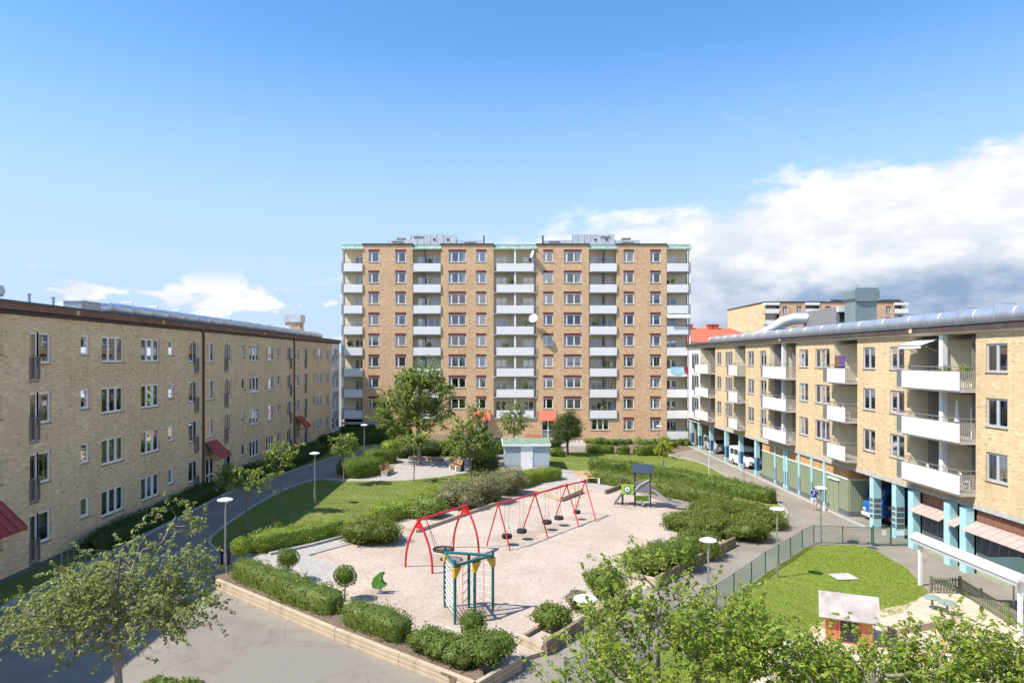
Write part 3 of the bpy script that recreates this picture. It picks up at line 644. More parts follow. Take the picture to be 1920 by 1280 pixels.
def dish(name, label, loc, r_, yaw, tilt):
    t = thing(name, label, 'satellite dish', loc); prof = [(r_*i/6, .22*r_*(i/6)**2) for i in range(7)]
    me = MB().lathe([(max(.01, a), b) for a, b in prof]+[(r_*1.0, .22*r_+.02)], n=24).mesh('reflector', mat('dish_grey', (.48, .48, .46), .6), smooth=True)
    o = put('reflector', me, t); o.rotation_euler = (tilt, 0, yaw)
    d_ = Matrix.Rotation(yaw, 3, 'Z') @ Matrix.Rotation(tilt, 3, 'X') @ Vector((0, 0, 1))
    MB().tube([(0, 0, -.1), tuple(d_*r_*.9)], .02, 6).build('feed_arm', M_galv, t); MB().tube([(0, 0, 0), (0, .25, -.1), (0, .25, -.8)], .03, 6).build('mount', M_galv, t); return t
dish('satellite_dish', 'round white satellite dish on a balcony in the middle of the tower', (tu(1000), TY-.75, 11+(673-598)/S), .62, R(-25), R(65))
dish('satellite_dish', 'white satellite dish on the top middle tower balcony seen edge-on', (tu(999), TY-.5, 11+(673-478)/S), .55, R(-70), R(75))

# ---- right wing -------------------------------------------------
RX = 25.3
RW = thing('arcade_building', 'pale yellow brick apartment wing on turquoise columns on the right', 'building', (RX, 0, 0), R(-90))
RZ = [11.79, 9.01, 6.23]; RF = [9.42, 6.68, 3.94]; RB = 3.36; RT = 12.4
ops = []; wins = []
for a, b, sp in ((78.2, 76.7, (1, 1)), (75.4, 73.1, (1, 1, 1)), (68.6, 67.0, (1, 1)), (65.4, 63.9, (1, 1)), (56.9, 55.35, (1, 1)), (54.1, 51.75, (1, 1, 1)), (47.05, 45.55, (1, 1)), (43.85, 42.3, (1, 1)), (35.25, 33.75, (1, 1)), (30.5, 29.0, (1, 1)), (27.5, 25.3, (1, 1, 1))):
    for z in RZ: ops.append((-a, -b, z-1.46, z, .14)); wins.append((wkind(a-b, 1.46, sp, M_gframe), -a, z-1.46))
RLOG = [(84.4, 78.8, 1, 's'), (72.4, 69.2, 0, 's'), (63.1, 57.6, 1, 'd'), (51.1, 47.8, 0, 's'), (41.7, 36.0, 1, 'd')]
for a, b, _, k in RLOG: ops.append((-a, -b, RF[2]-.05, RT-.02, 0))
put('wall', wall_mesh('wall', -84.4, -18, RB, RT, ops, M_brickR), RW)
for wn in wins: window(RW, *wn, curt=.95)
interior(RW, -85, -18.2, [3.6, 6.4, 9.2], 12.2, 4.5)
wb = [(-88.3, -85.2, z, z+2.05, .1) for z in (4.15, 6.95, 9.7)]
put('glazed_bay', wall_mesh('glazed_bay', -89.6, -84.4, RB-.35, RT, wb, M_white, -.02), RW)
for b_ in wb: window(RW, wkind(3.1, 2.05, (1, 1, 1), M_gframe, False), b_[0], b_[2], -.05, 'bay_window')
MB().box(-89.9, -18, -.02, 10.5, RB-.26, RB-.005).build('floor_beam', M_conc, RW)
MB().box(-89.9, -18, -.12, .6, RT, RT+.14).build('soffit_band', M_cream, RW)
MB().box(-89.9, -18, -.32, .6, RT+.14, RT+.45).build('fascia', M_fasciaD, RW)
MB().box(-89.9, -18, -.38, 10.6, RT+.45, RT+.53).build('roof', M_roofm, RW)
MB().box(-60.2, -60.0, -.335, -.32, RT+.18, RT+.40).build('fascia_joint', mat('pale_wood'), RW); MB().box(-41.3, -41.0, -.335, -.32, RT+.16, RT+.42).build('fascia_joint', mat('pale_wood'), RW)
for i, (a, b, dbl, k) in enumerate(RLOG):
    u0, u1 = -a, -b; dep = 1.7; z0 = RF[2]-.05; dops = []
    for z in RF:
        if k == 'd': dops += [(u0+1.0, u0+1.9, z+.04, z+2.15, .1), (u0+2.0, u0+2.65, z+.04, z+2.15, .1), (u1-1.6, u1-.5, z+.9, z+2.15, .1)]
        else: dops += [(u1-1.5, u1-.65, z+.04, z+2.15, .1), (u1-.6, u1-.1, z+.04, z+2.15, .1)]
    lg = put('loggia', wall_mesh('loggia', u0, u1, z0, RT, dops, M_cream, dep), RW)
    MB().quad((u0, 0, z0), (u0, dep, z0), (u0, dep, RT), (u0, 0, RT)).build('side_wall', M_cream, lg); MB().quad((u1, 0, z0), (u1, dep, z0), (u1, dep, RT), (u1, 0, RT)).build('side_wall', M_cream, lg)
    MB().box(u0, u1, 0, dep, RT-.03, RT+.0).build('ceiling', M_cream, lg)
    for d_ in dops: window(RW, wkind(d_[1]-d_[0], d_[3]-d_[2], (1,), mat('oak_frame', (.33, .21, .10), .6) if k == 'd' else M_frame, False), d_[0], d_[2], dep-.05, 'balcony_door', .5)
    if k == 'd': MB().box((u0+u1)/2-.15, (u0+u1)/2+.15, .0, .3, z0, RT-.03).build('pillar', M_white, lg)
    if k == 'd': MB().box((u0+u1)/2-.04, (u0+u1)/2+.04, .3, dep, z0, RT-.03).build('party_screen', M_cream, lg)
    far = .62 if k == 'd' else .75
    for j, z in enumerate(RF):
        pr = .83
        o = MB().box(u0+.02, u1-.005, -pr, dep, z-.20, z).build('balcony', M_conc, RW)
        MB().box(u0+far, u1+.01, -pr-.06, -pr-.02, z-.10, z+.90).build('front_panel', M_panel, o)
        MB().tube([(u0+.03, .0, z+1.16), (u0+.03, -pr, z+1.16), (u1-.02, -pr, z+1.16), (u1-.02, .0, z+1.16)], .025, 6).build('handrail', M_rail, o)
        MB().box(u0+.03, u1-.02, -pr-.012, -pr+.012, z+.93, z+.96).build('top_rail', M_rail, o)
        near = i >= 2; bar = MB().box(-.012, .012, -.012, .012, 0, 1.18).mesh('baluster', M_rail) if True else None
        sl = MB().box(-.028, .028, -.008, .008, -.12, .96).mesh('slat', M_galv if k == 'd' else M_rail)
        for q in range(int(far/.085)): put('slat', sl, o, (u0+.05+q*.085, -pr, z))
        sl2 = MB().box(-.008, .008, -.028, .028, -.12, .96).mesh('slat', M_galv if k == 'd' else M_rail)
        for q in range(8): put('slat', sl2, o, (u1-.015, -pr+.05+q*.1, z))
        for q in range(4 if k == 's' else 6): put('post', bar, o, (u0+.06+(u1-u0-.1)*q/(3 if k == 's' else 5), -pr, z))
# things kept on the right wing balconies
def crown_box(): pass
# arcade columns
def column(u, w_=.42, d_=.42, blue=None, tiles=False, v=.05, name='column'):
    zb = gz(RX, -u)-.1; o = MB().box(u-w_/2, u+w_/2, v, v+d_, zb, RB-.26).build(name, M_cyan, RW, bevel=.012)
    if blue: 
        for s_ in blue: MB().box(u-w_/2+s_[0], u-w_/2+s_[1], v-.012, v-.002, zb+s_[2], zb+s_[3]).build('tile_panel', M_blue, o)
        MB().box(u+w_/2+.002, u+w_/2+.012, v+.04, v+d_-.04, zb+blue[0][2], zb+blue[0][3]).build('tile_panel', M_blue, o)
    if tiles:
        for q in range(4):
            MB().box(u-w_/2+.05, u+w_/2-.05, v-.012, v-.002, zb+.75+q*.36, zb+1.0+q*.36).build('tile_panel', M_plinth, o); MB().box(u+w_/2+.002, u+w_/2+.012, v+.05, v+d_-.05, zb+.75+q*.36, zb+1.0+q*.36).build('tile_panel', M_plinth, o)
for y in (88.9, 85.6, 81.0, 75.6, 71.2, 66.8): column(-y, .44, .40, [(.06, .38, .55, 1.75)])
for y in (46.1, 43.5): column(-y, .46, .55, None, True)
for y in (41.1, 37.8, 36.5, 30.2): column(-y, .50, .45, None, False, -.35)
# green boarded store between the arcade openings
zb = gz(RX, 57)-.15
MB().box(-65.2, -49.3, .12, .2, zb+.5, 2.28).build('green_boarding', M_green, RW)
bd = MB().box(-.012, .012, -.02, 0, zb+.5, 2.28).mesh('board_batten', M_green)
for i in range(72): put('board_batten', bd, RW, (-65.1+i*.22, .12, 0))
MB().box(-65.2, -49.3, .10, .2, zb-.2, zb+.5).build('store_plinth', M_plinth, RW); MB().box(-65.2, -49.3, .13, .2, 2.36, RB-.26).build('ochre_band', M_orange, RW); MB().box(-65.2, -49.3, .07, .2, 2.28, 2.36).build('white_ledge', M_white, RW)
MB().box(-49.3, -49.2, .2, 7, zb+.5, 2.28).build('green_boarding', M_green, RW); MB().box(-49.3, -49.21, .2, 7, 2.36, RB-.26).build('ochre_band', M_orange, RW); MB().box(-49.3, -49.17, .2, 7, 2.28, 2.36).build('white_ledge', M_white, RW); MB().box(-49.3, -49.18, .2, 7, zb-.2, zb+.5).build('store_plinth', M_plinth, RW)
b2 = MB().box(0, .015, -.012, .012, zb+.5, 2.28).mesh('board_batten', M_green)
for i in range(30): put('board_batten', b2, RW, (-49.2, .35+i*.22, 0))
for y in (62.0, 60.0, 59.5, 57.1, 54.8, 52.7): column(-y, .24 if y not in (60.0, 59.5) else .30, .12, [(.07, .17, .45, 1.6)] , False, -.01, 'pilaster')
d_ = MB().box(-51.9, -50.6, .06, .12, zb-.05, 2.0).build('store_door', M_green, RW); MB().box(-52.1, -50.5, -.05, .12, 2.0, 2.08).build('door_hood', M_white, d_); MB().box(-51.26, -51.24, .05, .06, zb, 2.0).build('door_joint', M_plinth, d_)
# arcade depth: back wall, ceiling, inner walls
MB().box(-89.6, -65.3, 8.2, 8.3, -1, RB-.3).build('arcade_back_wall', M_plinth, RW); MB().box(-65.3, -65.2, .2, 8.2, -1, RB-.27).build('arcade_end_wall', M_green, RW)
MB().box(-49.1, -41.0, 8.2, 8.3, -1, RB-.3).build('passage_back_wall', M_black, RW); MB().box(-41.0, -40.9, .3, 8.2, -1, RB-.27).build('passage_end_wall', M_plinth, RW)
# nursery front with dark screens under copper awnings
zn = gz(RX, 35)-.1
MB().box(-40.9, -18, .28, .35, zn-.3, zn+.75).build('nursery_wall', mat('sage_render', (.30, .34, .22), .8, var=.1), RW)
for a, b in ((40.85, 38.05), (37.55, 36.75), (36.25, 30.5), (29.9, 25.0), (24.6, 20)):
    o = MB().box(-a, -b, .22, .28, zn+.75, 2.05).build('screened_window', M_frame, RW); MB().box(-a+.07, -b-.45, .19, .215, zn+.95, 1.98).build('sun_screen', mat('grey_screen_cloth', (.095, .095, .105), .8, var=.1), o)
    MB().box(-b-.40, -b-.06, .20, .215, zn+.85, 1.98).build('pane', mat('sage_render'), o)
    MB().box(-a+.05, -a+.5, .17, .215, zn+.76, zn+.93).build('window_board', mat('straw_wood', (.62, .48, .25), .7), o)
    n = max(2, round((a-b)/.62)); wdt = (a-b)/n; aw = MB().box(-a, -b, .24, .27, 2.05, RB-.28).build('copper_fascia', mat('brown_copper', (.25, .115, .075), .55, .25, var=.2, vscale=1.3), RW)
    pn = MB().add([(.012, .2, 2.42), (wdt-.012, .2, 2.42), (wdt-.012, -.62, 1.98), (.012, -.62, 1.98), (.012, .2, 2.39), (wdt-.012, .2, 2.39), (wdt-.012, -.62, 1.95), (.012, -.62, 1.95)], [(0,1,2,3),(4,7,6,5),(0,4,5,1),(1,5,6,2),(2,6,7,3),(3,7,4,0)]).mesh('awning_panel', mat('pink_copper_sheet', (.47, .35, .30), .5, .2, var=.22, vscale=2.5)); fp = MB().box(.012, wdt-.012, .22, .24, 2.44, RB-.28).mesh('fascia_panel', mat('brown_copper'))
    for i in range(n): put('awning_panel', pn, aw, (-a+i*wdt, 0, 0)); put('fascia_panel', fp, aw, (-a+i*wdt, 0, 0))
MB().box(-89.6, -89.5, .1, 10.5, -1, RT).build('end_wall', M_brickR, RW); MB().box(-89.6, -18, 10.4, 10.5, -1, RT+.4).build('back_wall', M_brickR, RW)
duct('roof_duct', 'thick silver ventilation duct running along the right wing roof', [(28.0, 24, 13.45), (28.0, 55, 13.45), (28.0, 88.5, 13.4)], .46, seg=3.0)
for i in range(18): guard(28.0, 34.5+i*3.05, 12.93, 1.25, 1.12, f'thin steel hoop over the right wing roof duct, {ORD[i]} from the near end', 'hoops over the right roof duct')
t = thing('roof_vent_tower', 'grey-green vent tower with flared cap on the right wing roof', 'vent', (33.1, 62, 12.93)); MB().box(-.95, .95, -.95, .95, 0, 3.2).build('shaft', mat('grey_green_sheet', (.25, .31, .31), .5, .4, var=.1), t); MB().prism([(-.95,3.2),(.95,3.2),(1.12,3.5),(1.12,4.25),(.95,4.45),(-.95,4.45),(-1.12,4.25),(-1.12,3.5)], -1.12, 1.12).build('cap', mat('grey_green_sheet'), t, bevel=.03)
MB().box(-2.2, .2, -1.3, 1.0, 0, 1.1).build('plinth_box', mat('grey_green_sheet'), t)
t = thing('roof_plant_room', 'long grey metal plant room behind the right roof duct', 'plant room', (32, 64.2, 12.93)); MB().box(0, 3.2, 0, 6.8, 0, 2.95).build('casing', mat('grey_cladding', (.28, .27, .27), .6, .2, var=.15), t)
s = MB().box(-.03, 0, 0, .05, 0, 2.95).mesh('cladding_rib', mat('grey_cladding'))
for i in range(24): put('cladding_rib', s, t, (0, i*.29, 0))
MB().box(.05, 3.3, -.25, 0, 2.5, 3.02).build('white_hood', M_white, t); MB().box(.3, 3.0, -.06, -.01, .9, 2.4).build('louvre', M_black, t)
MB().tube([(-3.9, 9.0, .55), (-3.0, 8.0, 1.1), (-1.8, 7.4, 2.0), (-.8, 7.0, 2.3), (.3, 6.2, 2.25)], .62, 18).build('elbow_duct', M_duct, t, smooth=True)

# ---- far buildings ----------------------------------------------
FB = thing('distant_apartment_block', 'distant tan brick block rising behind the right wing roof', 'building', (93.7, 160, 0)); Sx = 8.0
def fu(px): return (px-930)/Sx-93.7
def fz(py): return 11+(673-py)/Sx
ops = []; wins = []
for px in (1467, 1493.5, 1547, 1634, 1661):
    for zt in (576, 597, 618): ops.append((fu(px), fu(px)+1.15, fz(zt)-1.5, fz(zt), .12)); wins.append((wkind(1.15, 1.5, (1, 1)), fu(px), fz(zt)-1.5))
for px in (1435, 1510, 1677): ops.append((fu(px), fu(px)+3.2, fz(640), fz(572), 0))
put('wall', wall_mesh('wall', fu(1435), fu(1693), 0, fz(567), ops, M_brickT), FB)
for wn in wins: window(FB, *wn); MB().box(wn[1], wn[1]+1.15, -.03, .1, wn[2]+1.5, wn[2]+1.8).build('lintel', M_lintel, FB)
for px in (1435, 1510, 1677):
    u = fu(px); MB().quad((u, 1.4, 0), (u+3.2, 1.4, 0), (u+3.2, 1.4, 24), (u, 1.4, 24)).build('loggia_wall', M_cream, FB)
    for zt in (566, 587, 608): 
        if zt == 566: MB().box(u-.1, u+3.3, -.2, 1.4, fz(572), fz(567)).build('loggia_hood', M_panel, FB)
        b_ = MB().box(u, u+3.2, -.1, 1.4, fz(zt+21)-.2, fz(zt+21)).build('balcony', M_conc, FB); MB().box(u, u+3.2, -.15, -.1, fz(zt+21), fz(zt+21)+1.0).build('front_panel', M_panel, b_)
        k_ = wkind(1.4, 2.0, (1, 1), M_frame, False); window(FB, k_, u+1.2, fz(zt+21)+.05, 1.3, 'balcony_door')
    MB().box(u-.06, u+.06, -.1, .05, 0, fz(567)).build('corner_post', M_rail, FB)
interior(FB, fu(1436), fu(1692), [8, 11, 14, 17, 20], 23.5, 4)
mb = MB(); q = Vector((fu(1435), 0, 0)); q2 = Vector((fu(1435)-.0, 26, 0))
sw = put('side_wall', wall_mesh('side_wall', -26, 0, 0, fz(567), [(-20, -18.8, fz(592), fz(580), .12), (-12, -10.8, fz(592), fz(580), .12), (-7, -5.8, fz(592), fz(580), .12), (-20, -18.8, fz(613), fz(601), .12), (-12, -10.8, fz(613), fz(601), .12), (-7, -5.8, fz(613), fz(601), .12)], M_brickT), FB, (fu(1435), 0, 0), R(-90))
for yy in (-20, -12, -7):
    for zt in (580, 601): window(sw, wkind(1.2, 1.5, (1, 1)), yy, fz(zt)-1.5, 0)
MB().box(fu(1435)-.15, fu(1693)+.15, -.15, 26, fz(567), fz(565)).build('roof', M_black, FB)
MB().box(-10, -2, 4, 14, fz(565), fz(556)).build('roof_plant', M_zinc, FB); MB().box(-13, -11, 3, 5, fz(565), fz(559)).build('roof_vent', M_sill, FB); MB().box(-1, 3, 3, 6, fz(565), fz(559)).build('roof_vent', M_sill, FB); MB().tube([(-6.5, 5, fz(556)), (-6.5, 5, fz(528))], .08, 6).build('antenna_mast', M_galv, FB); MB().box(-7.4, -5.6, 4.97, 5.03, fz(531), fz(530)).build('antenna', M_galv, FB)
RH = thing('distant_red_roof_house', 'house with orange-red tiled roof seen beyond the right wing', 'house', (44, 135, 0)); s9 = 1280/135
def hz(py): return 11+(673-py)/s9
MB().box(-9, 9, 0, 10, 0, hz(640)).build('wall', M_cream, RH)
MB().add([(-9.6,-.6,hz(641)),(9.6,-.6,hz(641)),(9.6,10.6,hz(641)),(-9.6,10.6,hz(641)),(-6,5,hz(613)),(4,5,hz(613))], [(0,1,5,4),(1,2,5),(2,3,4,5),(3,0,4),(3,2,1,0)]).build('roof', M_rtile, RH)
for x in (-4.3, -.2, 1.0): 
    o = MB().box(x-.5, x+.5, 4.4, 5.6, hz(618), hz(607)).build('chimney', M_rtile, RH); MB().box(x-.62, x+.62, 4.3, 5.7, hz(607), hz(605.5)).build('chimney_cap', M_rtile, o)
# ------------------------------------------------------------------ vegetation
L_hedge = leafmat('hedge_leaves', (.075, .12, .018), (.14, .19, .035)); L_dark = leafmat('dark_hedge_leaves', (.035, .066, .016), (.06, .10, .025))
L_bright = leafmat('bright_hedge_leaves', (.15, .21, .025), (.25, .31, .05)); L_box = leafmat('boxwood_leaves', (.085, .13, .02), (.16, .195, .045))
L_brown = leafmat('spirea_leaves', (.12, .115, .04), (.33, .28, .19), (.09, .10, .03)); L_maple = leafmat('young_tree_leaves', (.15, .21, .04), (.27, .32, .09))
L_lime = leafmat('lime_leaves', (.24, .29, .02), (.36, .38, .04)); L_grey = leafmat('grey_green_leaves', (.125, .18, .04), (.27, .295, .11), (.13, .125, .05))
L_ash = leafmat('ash_leaves', (.125, .18, .035), (.23, .29, .07)); L_cherry = leafmat('cherry_leaves', (.13, .20, .02), (.30, .36, .05), (.09, .15, .016), .45)
L_dtree = leafmat('dark_tree_leaves', (.035, .06, .018), (.07, .10, .03)); L_jun = leafmat('juniper_leaves', (.09, .125, .02), (.16, .19, .04))
M_bark = mat('grey_bark', (.20, .175, .14), .9, var=.35, vscale=6, bump=.6, bscale=25); M_barkd = mat('dark_bark', (.10, .08, .06), .9, var=.3, vscale=6)
def wob(p, f, seed):
    """cheap smooth noise on points, -1..1"""
    r_ = np.random.default_rng(seed); k = r_.normal(0, f, (5, 3)); ph = r_.uniform(0, 6.28, 5); return np.sin(p @ k.T + ph).mean(1)*1.6
def cube_sphere(n=5):
    t = np.linspace(-1, 1, n+1); vs = []; fs = []; o = 0
    for ax in range(3):
        for s in (-1, 1):
            a, b = np.meshgrid(t, t, indexing='ij'); p = np.zeros((n+1, n+1, 3)); p[..., ax] = s; p[..., (ax+1) % 3] = a; p[..., (ax+2) % 3] = b*s
            vs.append(p.reshape(-1, 3)); i = np.arange((n+1)*(n+1)).reshape(n+1, n+1)
            fs.append(np.stack([i[:-1, :-1], i[1:, :-1], i[1:, 1:], i[:-1, 1:]], -1).reshape(-1, 4)+o); o += (n+1)**2
    v = np.concatenate(vs); return v/np.linalg.norm(v, axis=1)[:, None], np.concatenate(fs)
CSV, CSF = cube_sphere()
def lumps_mesh(name, lumps, m, leaf=.07, dens=230, seed=0, rag=.10, bump=.24):
    parts = []; L = np.array(lumps, float)
    for i, (x, y, z, a, b, c) in enumerate(L):
        v = CSV*(1+.12*wob(CSV*3, 1.0, seed+i))[:, None]*np.array([a, b, c])*.80+np.array([x, y, z]); parts.append((v, CSF))
        area = 4*math.pi*((a*b)**1.6/3+(a*c)**1.6/3+(b*c)**1.6/3)**(1/1.6); n = int(area*dens)
        d = rng.normal(0, 1, (n, 3)); d /= np.linalg.norm(d, axis=1)[:, None]
        rad = (1+.13*wob(d*3, 1.0, seed+i)) * (1+bump*np.maximum(wob(d*np.array([a, b, c])*9, 1.0, seed+i+50), -.6)) * (1+rag*rng.normal(0, .8, n))
        p = d*rad[:, None]*np.array([a, b, c])+np.array([x, y, z]); keep = p[:, 2] > .02
        for j, (X, Y, Z, A, B, Cc) in enumerate(L):
            if j != i: keep &= (((p-np.array([X, Y, Z]))/np.array([A, B, Cc]))**2).sum(1) > .72
        p = p[keep]; nr = d[keep]/np.array([a, b, c]); nr /= np.linalg.norm(nr, axis=1)[:, None]
        parts.append(leaves(p, nr, leaf, .3, 1.1))
    v, f = join_np(parts); return npmesh(name, v, f, m)
def shrub(label, loc, lumps, m, leaf=.07, dens=230, name='shrub', cat='shrub', group=None, seed=None, rag=.13):
    leaf *= 1.5; dens *= .8
    o = put(name, lumps_mesh(name, lumps, m, leaf, dens, random.randint(0, 9999) if seed is None else seed, rag), None, loc); return tag(o, label, cat, group)
def mound(rx, ry, h, n=5, sub=.55, z=0.0):
    """a handful of overlapping lumps that make an uneven bush"""
    out = [(0, 0, h*.42+z, rx*.82, ry*.82, h*.56)]
    for i in range(n):
        q = 6.283*i/n+random.uniform(-.4, .4); s = random.uniform(.8, 1.15)*sub; hh = h*random.uniform(.62, 1.0)
        out.append((math.cos(q)*rx*(1-s*.8), math.sin(q)*ry*(1-s*.8), hh-h*s*.62+z, rx*s, ry*s, h*s*.62))
    return out
def hedge(label, pts, wd, h, m, leaf=.06, dens=330, name='hedge', rough=.09, up=0.0, group=None, cat='hedge'):
    leaf *= 1.45; dens *= .8
    base = pts[0].copy(); pl = [p-base for p in pts]; secs = []; 
    for a, b in zip(pl, pl[1:]):
        n = max(1, int((b-a).length/.35))
        for i in range(n): secs.append(a.lerp(b, i/n))
    secs.append(pl[-1].copy())
    prof = np.array([(-.5, 0), (-.51, .3), (-.5, .65), (-.47, .87), (-.36, .98), (-.15, 1.0), (.15, 1.0), (.36, .98), (.47, .87), (.5, .65), (.51, .3), (.5, 0)]); k = len(prof)
    A = []
    for i, p in enumerate(secs):
        t = secs[min(i+1, len(secs)-1)]-secs[max(i-1, 0)]; t.z = 0; t.normalize(); s = np.array((-t.y, t.x, 0)); T = np.array(t)
        e = {0: (-.0, .55, .90)}.get(i) or ((0, .55, .90) if i == len(secs)-1 else (0, 1, 1)); 
        q = np.array(p)+s*(prof[:, :1]*wd*e[1])+np.array((0, 0, 1))*(prof[:, 1:]*h*e[2])+np.array((0, 0, up)); A.append(q)
    A.insert(0, A[0]*[1, 1, 1]); A[0] = A[1].mean(0)*.9+A[1]*.1; A[0][:, 2] = np.minimum(A[0][:, 2], h*.7+base.z*0+A[1][:, 2].min()); A.append(A[-1].mean(0)*.9+A[-1]*.1)
    A = np.array(A); F = A.reshape(-1, 3); dz = wob(F*np.array([1, 1, 1.3]), 1.7, random.randint(0, 9999))[:, None]; cen = A.mean(1)[:, None, :].repeat(k, 1).reshape(-1, 3)
    d = F-cen; d /= np.linalg.norm(d, axis=1)[:, None]+1e-6; mv = d*dz*rough*1.5; mv[F[:, 2]-np.tile(A[:, 0, 2][:, None], (1, k)).ravel() < .05, 2] = 0; F = F+mv
    i = np.arange(len(F)).reshape(len(A), k); fq = np.stack([i[:-1, :-1], i[:-1, 1:], i[1:, 1:], i[1:, :-1]], -1).reshape(-1, 4)
    q = F[fq]; n1 = np.cross(q[:, 2]-q[:, 0], q[:, 3]-q[:, 1]); ar = np.linalg.norm(n1, axis=1)*.5; nn = n1/(2*ar[:, None]+1e-9)
    flip = ((q.mean(1)-cen[fq[:, 0]])*nn).sum(1) < 0; nn[flip] *= -1
    N = int(ar.sum()*dens); idx = rng.choice(len(fq), N, p=ar/ar.sum()); a, b = rng.random((2, N, 1)); Q = q[idx]
    pp = (Q[:, 0]*(1-a)+Q[:, 3]*a)*(1-b)+(Q[:, 1]*(1-a)+Q[:, 2]*a)*b; pp = pp+nn[idx]*(rng.normal(.012, rough*.55, (N, 1))+(.06+rough*.9)*wob(pp*6.0, 1.0, 77)[:, None])
    core = F-(F-cen)*.14; lv, lf = leaves(pp, nn[idx], leaf, .3, 1.0)
    v, f = join_np([(core, fq), (lv, lf)]); o = put(name, npmesh(name, v, f, m), None, base); return tag(o, label, cat, group)

